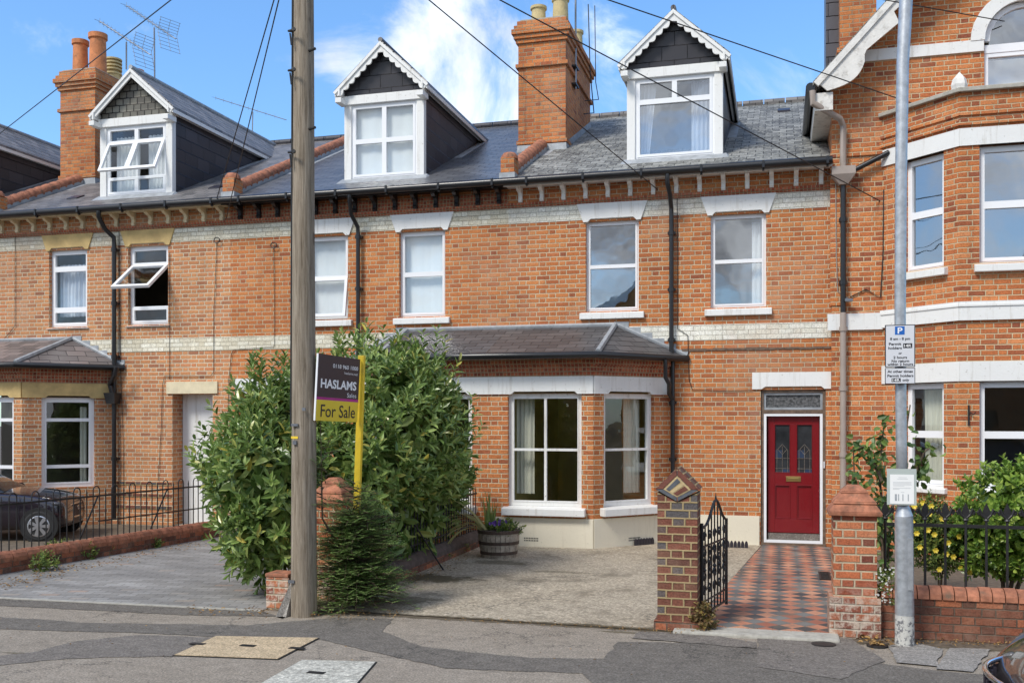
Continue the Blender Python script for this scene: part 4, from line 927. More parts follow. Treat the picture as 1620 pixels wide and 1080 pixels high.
for (a, za), (b, zb_) in zip(arc, arc[1:]): m.quad(pD.P(a, 0, za), pD.P(b, 0, zb_), pD.P(b, 0, gz(b)), pD.P(a, 0, gz(a)))
m.quad(pD.P(arch_l, 0, 6.2), pD.P(arch_r, 0, 6.2), pD.P(arch_r, 0, 6.3), pD.P(arch_l, 0, 6.3))
m.quad((DX0, YD, 0), (DX0, YD, gz(DX0)), (DX0, 10, gz(DX0)), (DX0, 10, 0))
m.quad((6.1, YD, 0), (6.1, YD, gz(6.1)), (6.1, 10, gz(6.1)), (6.1, 10, 0))
def dcell(px0, px1): return on_line(px0, dc0, dc1)[0], on_line(px1, dc0, dc1)[0]
ca, cb = dcell(1430, 1493)
for pl_, L, hs in ((pc, LD, [(ca, cb, 1.0-.08, 2.5), (ca, cb, 4.13, 5.76)]), (pf, 2.02, [(.25, 1.77, .92, 2.5), (.25, 1.77, 4.13, 5.76)]), (pr, LD, [(LD-cb, LD-ca, .92, 2.5), (LD-cb, LD-ca, 4.13, 5.76)])):
    m.wall(pl_, 0, L, 0, 6.5, hs, .11)
m.quad(pf.P(0, 0, 6.45), pf.P(2.02, 0, 6.45), (5.36, YD, 6.45), (1.5, YD, 6.45))
m.build('wall', 'brickD', hd)
q = MB()
for pl_, L in ((pc, LD), (pf, 2.02), (pr, LD)):
    q.ob(pl_, -.02, L+.02, -.05, .045, 6.04, 6.11); q.ob(pl_, -.02, L+.02, -.05, .03, 6.18, 6.24)
q.ob(pD, DX0, 1.5, -.02, .03, 5.95, 6.02); q.ob(pD, DX0-.02, DX0+.2, -.1, .02, 3.7, 6.02)
q.build('corbel_course', 'brickD', hd)
q = MB()
for z0, z1, ex in ((2.5, 2.77, .02), (3.34, 3.60, .045), (5.76, 6.0, .025)):
    q = MB()
    for pl_, L in ((pc, LD), (pf, 2.02), (pr, LD)): q.ob(pl_, -ex*.3, L+ex*.3, -.08, ex, z0, z1+(.0007 if pl_ is pf else 0))
    if 3 < z0 < 4: q.ob(pD, DX0-.06, 1.5, -.02, .04, z0-.02, z1-.03)
    q.build('bay_band', 'white', hd)
q = MB()
for pl_, L in ((pc, LD), (pf, 2.02), (pr, LD)): q.ob(pl_, -.02, L+.02, -.06, .06, 3.53, 3.56)
q.build('bay_band', 'white', hd); q = MB(); q.ob(pD, 1.05, arch_l-.01, -.02, .03, 7.36, 7.53); q.build('string_band', 'white', hd); q = MB(); q.ob(pD, arch_r+.01, 5.8, -.02, .03, 7.36, 7.53)
q.build('string_band', 'white', hd); q = MB()
outer = [(AX-.72*cos(pi*i/N), arch_z-.0+.72*sin(pi*i/N)) for i in range(N+1)]
for i in range(N): q.pprism(pD, [arc[i], arc[i+1], outer[i+1], outer[i]], -.02, .04)
q.pprism(pD, [(AX-.06, arch_z+.52), (AX+.06, arch_z+.52), (AX+.1, arch_z+.78), (AX-.1, arch_z+.78)], -.02, .07)
q.build('arch_surround', 'white', hd)
q = MB()
for pl_, L in ((pc, LD), (pf, 2.02), (pr, LD)): q.ob(pl_, -.03, L+.03, -.15, .07, 6.5, 6.56)
q.build('parapet_coping', 'concrete', hd, bevel=.01)
c_ = Vector((2.42, YBD, 6.56)); q = MB(); q.lathe(c_+Vector((0, .04, 0)), [(.10, 0), (.11, .06), (.09, .14), (.05, .19), (.005, .24)], 6); q.build('finial', 'oldwhite', hd)
GC = [(0, 1, .5, 1), (0, 1, 0, .5)]
for pl_, a, b in ((pc, ca, cb), (pf, .25, 1.77), (pr, LD-cb, LD-ca)):
    window(hd, pl_, a, b, 1.02, 2.49, GC, glass='glass', sill=(.1, .07, 'white', .06), bw=.05)
    window(hd, pl_, a, b, 4.13, 5.75, GC, glass='glassU', sill=(.13, .09, 'white', .07), bw=.05)
r = MB(); 
for za, zb_ in ((.02, 3), (3.4, 6)):
    r.quad((.9, 3.2, za), (6, 3.2, za), (6, 3.2, zb_), (.9, 3.2, zb_)); r.quad((.9, -.1, za), (.9, 3.2, za), (.9, 3.2, zb_), (.9, -.1, zb_)); r.quad((1.55, -.0, zb_), (5.3, -.0, zb_), (6, 3.2, zb_), (.9, 3.2, zb_)); r.quad((1.6, -.1, za), (2.4, -.95, za), (4.4, -.95, za), (6, 3.2, za), (.9, 3.2, za))
r.quad((2.5, 1.5, 6.3), (4.4, 1.5, 6.3), (4.4, 1.5, 8.5), (2.5, 1.5, 8.5))
r.build('room_lining', 'plaster', hd)
fr = MB(); fr.ring(pD, arch_l, arch_r, 6.5, 7.34, -.12, -.05, .06); fr.ob(pD, arch_l, arch_r, -.12, -.04, 7.34, 7.46)
inner = [(AX-.45*cos(pi*i/N), arch_z+.45*sin(pi*i/N)) for i in range(N+1)]
for i in range(N): fr.pprism(pD, [arc[i], arc[i+1], inner[i+1], inner[i]], -.12, -.05)
fw_ = fr.build('arched_window', 'pvc', hd)
MB().quad(pD.P(arch_l, -.09, 6.5), pD.P(arch_r, -.09, 6.5), *[pD.P(u, -.09, z) for u, z in inner[::-1]]).build('pane', 'glassU', fw_)
curtain(Pl((0, .0, 0), (1, 0, 0)), arch_l+.02, arch_r-.02, 6.5, 7.32, -.2, 'net', 'grey-white blind in the arched attic window at top right', .003, 3, 'blind')
curtain(pc, ca+.15, cb-.12, 1.05, 2.4, -.28, 'curtain', 'cream curtain behind the ground-floor window beside the lamp post')
# gable roof
rf = MB(); yv = YD-.42; th = .06
for s in (-1, 1):
    xe = AX+s*2.95; ze = gz(xe)
    rf.add([(AX, yv, AZ+.1), (xe, yv, ze+.1), (xe, 10, ze+.1), (AX, 10, AZ+.1), (AX, yv, AZ+.1-th), (xe, yv, ze+.1-th), (xe, 10, ze+.1-th), (AX, 10, AZ+.1-th)], [(0, 1, 2, 3), (7, 6, 5, 4), (0, 4, 5, 1), (1, 5, 6, 2), (2, 6, 7, 3)])
rf.build('roof', 'slateC', hd)
q = MB(); pv = Pl((0, yv, 0), (1, 0, 0))
for s in (-1, 1):
    e = Vector((s, -1.07)).normalized(); n_ = Vector((-s*1.07, -1)).normalized(); L = 4.25; K = 60; p0 = Vector((AX, AZ+.05))
    def wdt(sv):
        r_ = (L-sv) % 1.35/1.35 if sv < L-.75 else None
        if sv > L-.75: k = (L-sv)/.75; return .20+.20*sin(pi*min(1, max(.0, (1-k)*.85+.12)))*(1 if k < .9 else .7)
        return .16+.17*r_**1.3 if r_ is not None else .3
    for i in range(K):
        a, b = L*i/K, L*(i+1)/K; A, B = p0+e*a, p0+e*b; A2, B2 = A+n_*wdt(a), B+n_*wdt(b-1e-4)
        q.pprism(pv, [(A.x, A.y), (B.x, B.y), (B2.x, B2.y), (A2.x, A2.y)], -.04, 0)
q.build('bargeboard', 'oldwhite', hd)
q = MB()
for s in (-1, 1):
    e = Vector((s, -1.07)).normalized(); n_ = Vector((-s*1.07, -1)).normalized(); p0 = Vector((AX, AZ+.07)); p1 = p0+e*4.3
    q.pprism(pv, [(p0.x, p0.y), (p1.x, p1.y), (p1.x+n_.x*.09, p1.y+n_.y*.09), (p0.x+n_.x*.09, p0.y+n_.y*.09)], -.03, .03)
q.build('rake_moulding', 'oldwhite', hd)
# side eaves gutter of D above C's roof
xe = AX-2.95; ze = gz(xe)
q = MB(); q.tube([(xe-.03, yv+.02, ze+.03), (xe-.03, 6, ze+.03)], .07, 12); q.build('gutter', 'black', hd, smooth=True)
q = MB(); q.box(xe+.03, DX0, yv+.05, 6, ze-.32, ze-.06); q.build('soffit', 'oldwhite', hd)
# right chimney
m = MB(); m.box(1.02, 1.62, 2.2, 3.2, 6, 11); m.box(.97, 1.67, 2.15, 3.25, 8.35, 8.43); m.build('chimney', 'brickCh', hd)
m = MB(); m.box(.80, 1.02, 2.5, 3.2, 6, 11); m.build('chimney_side', 'slateV', hd)

# ---------------------------------------------------------------- pipes (parts of their houses)
def pipe(parent, pts, r, mat, name='downpipe', col=None):
    m = MB(); m.tube(pts, r, 12)
    for c in (col or []):
        p, q = Vector(c[0]), Vector(c[1]); m.cyl(p, q, r*1.28, n=12)
        m.box(p.x-.06, p.x+.06, p.y, p.y+.09, (p.z+q.z)/2-.02, (p.z+q.z)/2+.02)
    return m.build(name, mat, parent, smooth=True)
def fcol(x, y, zs): return [((x, y, z), (x, y, z+.07)) for z in zs]
xc, _ = atY(1062, 400, -.1)
pipe(hc, [(xc-.03, -.39, 5.80), (xc-.03, -.39, 5.66), (xc, -.30, 5.5), (xc, -.10, 5.33), (xc, -.09, 5.2), (xc, -.09, 3.0)], .036, 'black', col=fcol(xc, -.09, (4.9, 4.0, 3.2)))
pipe(hc, [(xc, -.09, 3.0), (xc+.02, -.09, 2.9), (xc+.02, -.09, .1)], .036, 'black', 'lower_downpipe', fcol(xc+.02, -.09, (2.2, 1.3, .5)))
xg, zg = atY(1052, 572, -.5)
pipe(hc, [(xg, -.42, 2.90), (xg, -.42, 2.62), (xg+.05, -.38, 2.52), (xc-.03, -.16, 2.38), (xc+.02, -.10, 2.28)], .034, 'black', 'bay_downpipe')
xb, _ = atY(566, 400, -.1); xb0, _ = atY(553, 330, -.39)
pipe(hb, [(xb0, -.39, 5.80), (xb0, -.39, 5.70), (xb-.06, -.25, 5.5), (xb, -.10, 5.3), (xb, -.09, 5.2), (xb, -.09, .1)], .036, 'black', col=fcol(xb, -.09, (5.1, 4.2, 3.4)))
xa, _ = atY(180, 500, -.1); xa0, _ = atY(156, 345, -.39)
pipe(ha, [(xa0, -.39, 5.80), (xa0, -.39, 5.70), (xa-.1, -.22, 5.5), (xa, -.10, 5.36), (xa, -.09, 5.2), (xa, -.09, .1)], .042, 'black', col=fcol(xa, -.09, (5.1, 4.1, 3.1, 2.3, 1.2)))
m = MB(); m.hexa([(xa-.09, -.2, 2.26), (xa+.09, -.2, 2.26), (xa+.09, -.04, 2.26), (xa-.09, -.04, 2.26), (xa-.12, -.24, 2.46), (xa+.12, -.24, 2.46), (xa+.12, -.03, 2.46), (xa-.12, -.03, 2.46)]); m.build('hopper', 'black', ha)
pipe(ha, [(-11.78, -.30, 2.93), (-11.82, -.3, 2.78), (xa-.03, -.17, 2.62), (xa-.01, -.14, 2.46)], .045, 'black', 'bay_downpipe')
# D: taupe pipe, hopper, black, taupe
xd, _ = atY(1334, 400, YD-.1)
p0 = Vector((xe, yv+.02, ze-.03))
pipe(hd, [p0, p0+Vector((0, 0, -.18)), (xd-.05, YD-.2, ze-.42), (xd, YD-.1, ze-.5), (xd, YD-.09, 5.76)], .048, 'taupe')
m = MB(); m.hexa([(xd-.06, YD-.17, 5.50), (xd+.06, YD-.17, 5.50), (xd+.06, YD-.02, 5.5), (xd-.06, YD-.02, 5.5), (xd-.17, YD-.24, 5.64), (xd+.17, YD-.24, 5.64), (xd+.17, YD-.01, 5.64), (xd-.17, YD-.01, 5.64)]); m.box(xd-.17, xd+.17, YD-.24, YD-.01, 5.641, 5.76); m.build('hopper', 'taupe', hd)
pipe(hd, [(xd, YD-.09, 5.5), (xd, YD-.09, 3.58)], .042, 'black', col=fcol(xd, YD-.09, (4.95, 4.0)))
pipe(hd, [(xd, YD-.09, 3.58), (xd, YD-.09, .1)], .046, 'taupe', col=fcol(xd, YD-.09, (3.3, 2.4, 1.4)))
pipe(hd, [(xd+.12, YD-.1, 5.7), (xd+.65, YD-.1, 5.95)], .04, 'black', 'branch_pipe')
# small lamp and bracket on D
x, z = atY(1342, 474, YD-.12); m = MB(); m.cyl((x-.05, YD-.02, z+.05), (x, YD-.14, z), .02); m.box(x-.05, x+.06, YD-.2, YD-.1, z-.03, z+.01); m.build('wall_light', 'alu', hd)
u = .11; z = 2.02; m = MB(); m.cyl(pf.P(u, .02, z-.13), pf.P(u, .02, z+.15), .012); m.tube([pf.P(u, .02, z+.05), pf.P(u+.06, .05, z+.02), pf.P(u+.08, .07, z+.05)], .008, 6); m.build('wall_hook', 'iron', hd)

# ================================================================ things
# the terrace across the street (seen reflected in the windows)
for i, (xo, lab) in enumerate(((-14, 'gabled brick house across the street, leftmost in the window reflections'), (-6.2, 'gabled brick house across the street reflected in the sash window left of the drainpipe'), (1.6, 'gabled brick house across the street reflected in the windows by the red door'), (9.4, 'gabled brick house across the street reflected in the bay of the tall gabled house'))):
    t = thing('gabled_house', (xo, -31, 0), lab, 'house', 'houses across the street')
    po = Pl((xo+3.4, -29, 0), (-1, 0, 0)); m = MB(); m.wall(po, 0, 6.8, 0, 5.6, [(.8, 2.0, .8, 2.4), (4.6, 5.6, 0, 2.3), (.9, 1.9, 3.5, 5.0), (4.6, 5.6, 3.5, 5.0)], .12)
    m.quad(po.P(0, 0, 5.6), po.P(6.8, 0, 5.6), po.P(3.4, 0, 8.4)); m.build('wall', 'brickB', t)
    r = MB(); r.quad((xo-3.6, -28.7, 5.45), (xo, -28.7, 8.5), (xo, -37, 8.5), (xo-3.6, -37, 5.45)); r.quad((xo+3.6, -28.7, 5.45), (xo, -28.7, 8.5), (xo, -37, 8.5), (xo+3.6, -37, 5.45)); r.build('roof', 'slateA', t)
    b_ = MB(); b_.pprism(po, [(-.2, 5.5), (3.4, 8.5), (7.0, 5.5), (7.0, 5.2), (3.4, 8.15), (-.2, 5.2)], .25, .3); b_.build('bargeboard', 'white', t)
    for a, b, c, d in ((.8, 2.0, .8, 2.4), (.9, 1.9, 3.5, 5.0), (4.6, 5.6, 3.5, 5.0)): window(t, po, a, b, c, d, SASH)
    MB().ob(po, 4.6, 5.6, -.14, -.1, 0, 2.3).build('front_door', 'brown', t)
def leaf_quads(mb, p, d, n, L, Wd, fold=.25, curl=.15):
    """folded leaf: base p, direction d, normal n"""
    d = d.normalized(); s = d.cross(n)
    if s.length < 1e-4: s = d.orthogonal()
    s.normalize(); n = s.cross(d)
    tip = p+d*L-n*(L*curl); k = len(mb.v)
    if Wd < .02:
        m1 = p+d*(L*.5)-n*(L*curl*.2); a = p+d*(L*.42)+s*(Wd/2)+n*(Wd*fold); b = p+d*(L*.42)-s*(Wd/2)+n*(Wd*fold)
        mb.v += [tuple(p), tuple(a), tuple(tip), tuple(b), tuple(m1)]
        mb.f += [(k, k+4, k+1), (k+4, k+2, k+1), (k, k+3, k+4), (k+4, k+3, k+2)]
        return
    m1 = p+d*(L*.25)-n*(L*curl*.08); m2 = p+d*(L*.68)-n*(L*curl*.5); u = n*(Wd*fold)
    mb.v += [tuple(q) for q in (p, m1, m2, tip, m1+s*(Wd*.42)+u, m2+s*(Wd*.46)+u, m1-s*(Wd*.42)+u, m2-s*(Wd*.46)+u)]
    mb.f += [(k, k+1, k+4), (k+1, k+2, k+5, k+4), (k+2, k+3, k+5), (k, k+6, k+1), (k+1, k+6, k+7, k+2), (k+2, k+7, k+3)]
def rnd_dir(): 
    while True:
        v = Vector((random.uniform(-1, 1), random.uniform(-1, 1), random.uniform(-1, 1)))
        if .05 < v.length < 1: return v.normalized()
def in_blobs(p, blobs, sc=1.0):
    return any(((p-c).x/(r[0]*sc))**2+((p-c).y/(r[1]*sc))**2+((p-c).z/(r[2]*sc))**2 < 1 for c, r in blobs)
def bush(parent, blobs, shoots, lv, L, Wd, mat, sl=.18, up=.55, inner=1500, name='foliage', zmin=.05, keep=None, extra=None, lumpy=.16):
    mb = extra or MB(); tot = sum(r[0]*r[1]+r[1]*r[2]+r[0]*r[2] for c, r in blobs)
    for c, r in blobs:
        k = int(shoots*(r[0]*r[1]+r[1]*r[2]+r[0]*r[2])/tot); i = 0; tries = 0
        while i < k and tries < k*6:
            tries += 1; v = rnd_dir(); f = random.uniform(.72, 1.0)**.5 if random.random() < .8 else random.uniform(1.0, 1.13)
            lump = 1+lumpy*sin(v.x*5.3+c.x*7)*sin(v.z*6.1+c.z*5+v.y*4)
            p = c+Vector((v.x*r[0], v.y*r[1], v.z*r[2]))*f*lump
            if p.z < zmin or in_blobs(p, [b for b in blobs if b[0] is not c], .8): continue
            if keep and not keep(p): continue
            i += 1
            d = (Vector((v.x, v.y, v.z))+Vector((0, 0, up))+rnd_dir()*.45).normalized(); a = d.orthogonal().normalized(); b = d.cross(a); l = sl*random.uniform(.6, 1.5); th = random.random()*6
            for j in range(lv):
                t_ = j/(lv-1); th += 2.4; o = a*cos(th)+b*sin(th)
                ld = (o*(1-.55*t_)+d*(.5+.6*t_)).normalized(); sz = random.uniform(.75, 1.15)*(1-.25*t_)
                leaf_quads(mb, p+d*(l*t_)-d*l*.5, ld, d, L*sz, Wd*sz)
    for i in range(inner):
        c, r = random.choice(blobs); v = rnd_dir()*random.uniform(.3, .8); p = c+Vector((v.x*r[0], v.y*r[1], v.z*r[2]))
        if p.z < zmin: continue
        leaf_quads(mb, p, rnd_dir(), rnd_dir(), L*1.5, Wd*1.7)
    return mb.build(name, mat, parent)
def stems(parent, base, tips, r=.02, mat='stem', name='stem'):
    m = MB(); base = Vector(base)
    for t_ in tips:
        t_ = Vector(t_); pts = [base+(t_-base)*f+Vector((random.uniform(-.05, .05), random.uniform(-.05, .05), 0))*(f > 0)*(f < 1) for f in (0, .33, .66, 1)]
        m.tube(pts, [r, r*.8, r*.6, r*.25], 6)
    return m.build(name, mat, parent)

# ---- laurel
bl = [(atD(425, 775, 11.2), (.55, .7, .85)), (atD(420, 668, 11.9), (.30, .6, .62)), (atD(480, 660, 12.3), (.4, .6, .6)), (atD(600, 690, 12.4), (1.0, 1.0, 1.08)), (atD(660, 725, 12.7), (.45, .9, .85)), (atD(560, 800, 11.9), (.85, .7, .8)), (atD(640, 640, 12.6), (.55, .7, .62)), (atD(668, 765, 13.9), (.48, .8, .85)), (atD(600, 850, 12.2), (.5, .6, .5)), (atD(698, 775, 14.3), (.36, .4, .72)), (Vector((-5.15, -2.3, .62)), (.5, 1.15, .66)), (Vector((-5.2, -4.2, .6)), (.5, 1.0, .6)), (atD(650, 820, 13.2), (.5, .7, .6)), (atD(560, 740, 11.6), (.7, .6, .6)), (atD(378, 742, 11.6), (.38, .6, .42)), (atD(415, 840, 11.0), (.45, .5, .5))]
lt = thing('laurel_bush', (-5.6, -4.2, 0), 'huge glossy green laurel bush behind the timber pole and sale board', 'bush')
stems(lt, (-5.6, -4.0, 0), [c+Vector((0, 0, .2)) for c, r in bl], .05)
sp = MB()
for px, py in ((372, 640), (355, 660), (402, 625), (330, 700), (318, 735), (352, 820), (365, 850), (400, 590), (442, 590), (560, 560), (575, 545), (710, 590), (725, 620), (668, 552), (735, 670), (540, 570), (415, 585), (430, 600), (392, 610), (590, 535), (605, 545), (625, 550), (688, 545), (700, 560), (650, 560), (350, 700), (325, 720), (335, 760), (345, 790), (745, 690), (738, 650)):
    p = atD(px, py+12, 11.8 if px < 480 else 12.5); d = Vector((random.uniform(-.3, .3)+(-.6 if px < 360 else .4 if px > 730 else 0), -.1, 1)).normalized(); a = d.orthogonal().normalized(); b = d.cross(a)
    p = p-d*.15
    for j in range(16):
        th = j*2.4; o = a*cos(th)+b*sin(th); leaf_quads(sp, p+d*(.03*j), (o+d*.8).normalized(), d, .13, .042)
bush(lt, bl, 2400, 9, .155, .052, 'laurel', inner=4200, zmin=.12, extra=sp, lumpy=.22, keep=lambda p: not (p.x > -4.85 and p.z < .95))

# ---- yew in front of the pier
yt = thing('yew_shrub', (*gnd(560, 965), 0), 'dark feathery self-sown yew shrub right of the timber pole base', 'shrub')
ym = MB(); yb_ = Vector((*gnd(563, 962), 0)); ys = MB()
def yew_branch(p, d, L, droop=.5):
    pts = [p+d*(L*f)+Vector((0, 0, -droop*L*f*f*.5)) for f in (0, .25, .5, .75, 1)]
    ys.tube(pts, [.008, .006, .005, .004, .002], 4)
    for sd in range(int(L/.05)):
        f = (sd+.5)/int(L/.05); q = pts[0]+(pts[4]-pts[0])*f; q.z = p.z+d.z*L*f-droop*L*f*f*.5
        side = d.cross(Vector((0, 0, 1))).normalized()*(1 if sd % 2 else -1)
        td = (side*.8+d*.9+Vector((0, 0, random.uniform(-.2, .25)))).normalized(); tl = .17*(1.1-f)+.06
        for k in range(int(tl/.011)):
            b = q+td*(k*.011); nd = td.cross(Vector((0, 0, 1))).normalized()*(1 if k % 2 else -1)+td*.7
            leaf_quads(ym, b, nd, Vector((random.uniform(-.3, .3), random.uniform(-.3, .3), 1)), .034, .0135, .05, 0)
for i in range(420):
    f = random.random()**1.15; z = 1.25*f*random.uniform(.6, 1)+.08; an = random.uniform(0, 2*pi); R_ = (.56*(1-z/1.38)**.6+.10)*random.uniform(.7, 1.05)
    p = yb_+Vector((random.uniform(-.1, .1), random.uniform(-.1, .1), z)); yew_branch(p, Vector((cos(an), sin(an), random.uniform(-.1, .75))).normalized(), R_)
for i in range(22):
    p = atD(512+random.uniform(-6, 6), random.uniform(700, 830), 9.95); an = random.uniform(0, 2*pi); yew_branch(p, Vector((cos(an), sin(an), .5)).normalized(), random.uniform(.1, .28))
ym.build('foliage', 'yew', yt); ys.build('twigs', 'stem', yt)
MB().tube([yb_, yb_+Vector((-.1, 0, .5)), atD(510, 820, 9.95), atD(507, 668, 9.95)], [.02, .016, .01, .004], 6).build('leader', 'stem', yt)

# ---- utility pole
bx, by = gnd(471, 977); by += .13
pt = thing('utility_pole', (bx, by, 0), 'tall weathered timber telephone pole with step irons by the sale board', 'utility pole')
m = MB(); N_ = 28; zs_ = [i*.12 for i in range(0, 64)]; vs = []
for z in zs_:
    r = .131-(.131-.092)*z/7.5
    for i in range(N_):
        an = 2*pi*i/N_; rr = r*(1+.02*sin(3*an+z*.8)+.012*sin(7*an+z*2.1))
        vs.append((bx+.012*z*.3*0+rr*cos(an), by+rr*sin(an), z))
m.add(vs, [(j*N_+i, j*N_+(i+1) % N_, (j+1)*N_+(i+1) % N_, (j+1)*N_+i) for j in range(len(zs_)-1) for i in range(N_)]+[tuple(range((len(zs_)-1)*N_, len(zs_)*N_))])
m.build('shaft', 'pole', pt, smooth='all')
def zpole(py): return H+(Y0-py)*(by+D-.1)/(F*.94)
dpole = 9.7
def zp(py): return H+(Y0-py)*dpole/F
for py in (45, 108, 238):
    z = zp(py); st = MB(); st.tube([(bx-.09, by-.06, z+.02), (bx-.10, by-.13, z), (bx-.02, by-.17, z-.01)], .012, 6); st.cyl((bx-.02, by-.17, z-.01), (bx-.015, by-.195, z-.01), .02); st.tube([(bx-.09, by-.12, z-.02), (bx-.07, by-.13, z-.14)], .009, 6); st.build('step_iron', 'iron', pt)
for py in (75, 200): 
    z = zp(py); MB().cyl((bx+.08, by-.05, z), (bx+.17, by-.09, z), .014).build('step_iron', 'iron', pt)
q = MB(); z = zp(692); q.add([(bx+cos(a)*(.1265), by+sin(a)*.1265, zz) for zz in (z-.012, z+.012) for a in [radians(k) for k in range(200, 275, 10)]], [(i, i+1, 8+i+1, 8+i) for i in range(7)]); q.build('yellow_band', 'postyellow', pt)
for px, py, w_, h_ in ((466, 672, .07, .025), (466, 700, .04, .04), (482, 647, .035, .03), (460, 921, .07, .03)):
    x = bx+(px-471)*dpole/F; z = zp(py); MB().box(x-w_/2, x+w_/2, by-.14, by-.122, z-h_/2, z+h_/2).build('metal_tag', 'alu', pt)
cb = MB(); cb.tube([(bx-.135+.005*z*.9, by-.03, z) for z in (1.9, 3, 4, 5, 6, 7)], .012, 6); cb.build('riser_cable', 'wires', pt)
TOP = Vector((bx, by, zp(-178))); MB().lathe((bx, by, 7.0), [(.11, 0), (.13, .02), (.13, .08), (.11, .1)], 20).build('top_ring', 'iron', pt)
q = MB(); q.prism([(bx-.24, by-.14, 0), (bx-.13, by-.2, 0), (bx-.10, by-.05, 0), (bx-.10, by-.02, .45), (bx-.15, by-.02, .3)], (0, .07, 0)); tag(q.build('concrete_stub', 'slab'), 'rough pale concrete stub leaning against the foot of the timber pole', 'concrete stub')

def cable(a, b, sag, label, r=.008):
    a = Vector(a); b = Vector(b); pts = [a+(b-a)*f+Vector((0, 0, -sag*4*f*(1-f))) for f in [i/12 for i in range(13)]]
    o = MB().tube(pts, r, 5).build('overhead_cable', 'wires'); tag(o, label, 'cable', 'telephone cables fanning out from the pole'); return o
def Yp(px, py, Y): x, z = atY(px, py, Y); return Vector((x, Y, z))
cable(TOP, atD(-160, 336, 27), .0, 'black cable crossing the sky at far left past the orange chimney pots')
cable(TOP, Yp(342, 318, -.35), .0, 'left of the two thin cables dropping steeply from the pole top to the eaves')
cable(TOP, Yp(358, 345, -.1), .0, 'right of the two thin cables dropping steeply from the pole top to the eaves')
cable(TOP, Yp(1040, 300, -.35), .0, 'cable crossing in front of the central brick chimney down to the gutter')
cable(TOP, Yp(1392, 318, YD), .0, 'cable crossing the rightmost dormer window and ending on the gabled house')
cable(TOP, Yp(1450, 166, YD), .0, 'cable passing above the rightmost dormer to the gable wall')
cable(TOP, Yp(1589, 34, YD), .0, 'topmost cable ending beside the arched attic window')

# ---- sale board
dR, dL = 10.5, 9.78
BL, BR, TL, TR = atD(498.5, 665, dL), atD(565, 667.5, dR), atD(504, 557, dL), atD(567, 567, dR)
st_ = thing('sale_board', (BR.x, BR.y, 0), 'estate agent sale board, charcoal and yellow, on a yellow post', 'sign')
bp = Pl(BL, BR-BL, TL-BL); Wb = (BR-BL).length; Hb = (TL-BL).length*.985
def bq(name, z0, z1, mat, o=.0):
    MB().ob(bp, 0, Wb, -.012+o, .0+o, z0*Hb, z1*Hb).build(name, mat, st_)
bq('lower_panel', 0, .315, 'signyellow'); bq('stripe', .3155, .357, 'magenta'); bq('upper_panel', .3575, 1, 'signdark')
MB().ob(bp, -.008, -.001, -.016, .004, 0, Hb).build('board_edge', 'pvc', st_)
pb = Vector((BR.x+.015, BR.y, 0)); ptop = atD(571, 562, dR+.02); ptop = Vector((ptop.x, ptop.y, ptop.z))
pbot = Vector((atD(560, 800, dR+.02).x-.02, ptop.y, 0)); q = MB()
dx = Vector((.034, 0, 0)); dy = Vector((0, .05, 0)); q.hexa([pbot-dx, pbot+dx, pbot+dx+dy, pbot-dx+dy, ptop-dx, ptop+dx, ptop+dx+dy, ptop-dx+dy]); q.build('post', 'postyellow', st_, bevel=.004)
def text_on(parent, pl, s, u0, u1, zc, h, mat, off=.0025, name='lettering', bold=0., both=True, thick=.0012):
    cu = bpy.data.curves.new('text_tmp', 'FONT'); cu.body = s; cu.offset = bold; cu.resolution_u = 3
    ob = bpy.data.objects.new('text_tmp', cu); COL.objects.link(ob); bpy.context.view_layer.update()
    me = bpy.data.meshes.new_from_object(ob.evaluated_get(bpy.context.evaluated_depsgraph_get()))
    bpy.data.objects.remove(ob); bpy.data.curves.remove(cu)
    xs = [v.co.x for v in me.vertices]; ys = [v.co.y for v in me.vertices]; x0_, x1_ = min(xs), max(xs)
    sy = h/.69; sx = (u1-u0)/(x1_-x0_)
    vs = [pl.P(u0+(v.co.x-x0_)*sx, off, zc-h/2+v.co.y*sy) for v in me.vertices]
    mb = MB(); mb.v = [tuple(v) for v in vs]; mb.f = [tuple(p.vertices) for p in me.polygons]; bpy.data.meshes.remove(me)
    return mb.build(name, mat, parent)
X = lambda f: f*Wb
Z = lambda f: (1-f)*Hb
text_on(st_, bp, '0118 960 1000', X(.34), X(.95), Z(.155), .040, 'letter', bold=.01)
text_on(st_, bp, 'haslams.net', X(.62), X(.95), Z(.245), .026, 'letter')
text_on(st_, bp, 'HASLAMS', X(.08), X(.93), Z(.435), .085, 'letter', bold=.03)
text_on(st_, bp, 'Sales', X(.71), X(.94), Z(.585), .045, 'letter')
text_on(st_, bp, 'For Sale', X(.11), X(.93), Z(.845), .125, 'ink', bold=.004)

x, y = gnd(1305, 913); t = thing('drain_grate', (x, y, 0), 'small black drain grate at the right edge of the tiled path', 'drain cover'); q = MB(); q.ring(Pl((0, 0, .03), (1, 0, 0), (0, 1, 0), (0, 0, 1)), x-.07, x+.07, y-.30, y+.30, -.01, .0, .02)
for i in range(8): q.box(x-.05, x+.05, y-.26+i*.065, y-.235+i*.065, .02, .028)
q.build('grate', 'iron', t); MB().box(x-.05, x+.05, y-.28, y+.28, .012, .018).build('sump', 'dark', t)
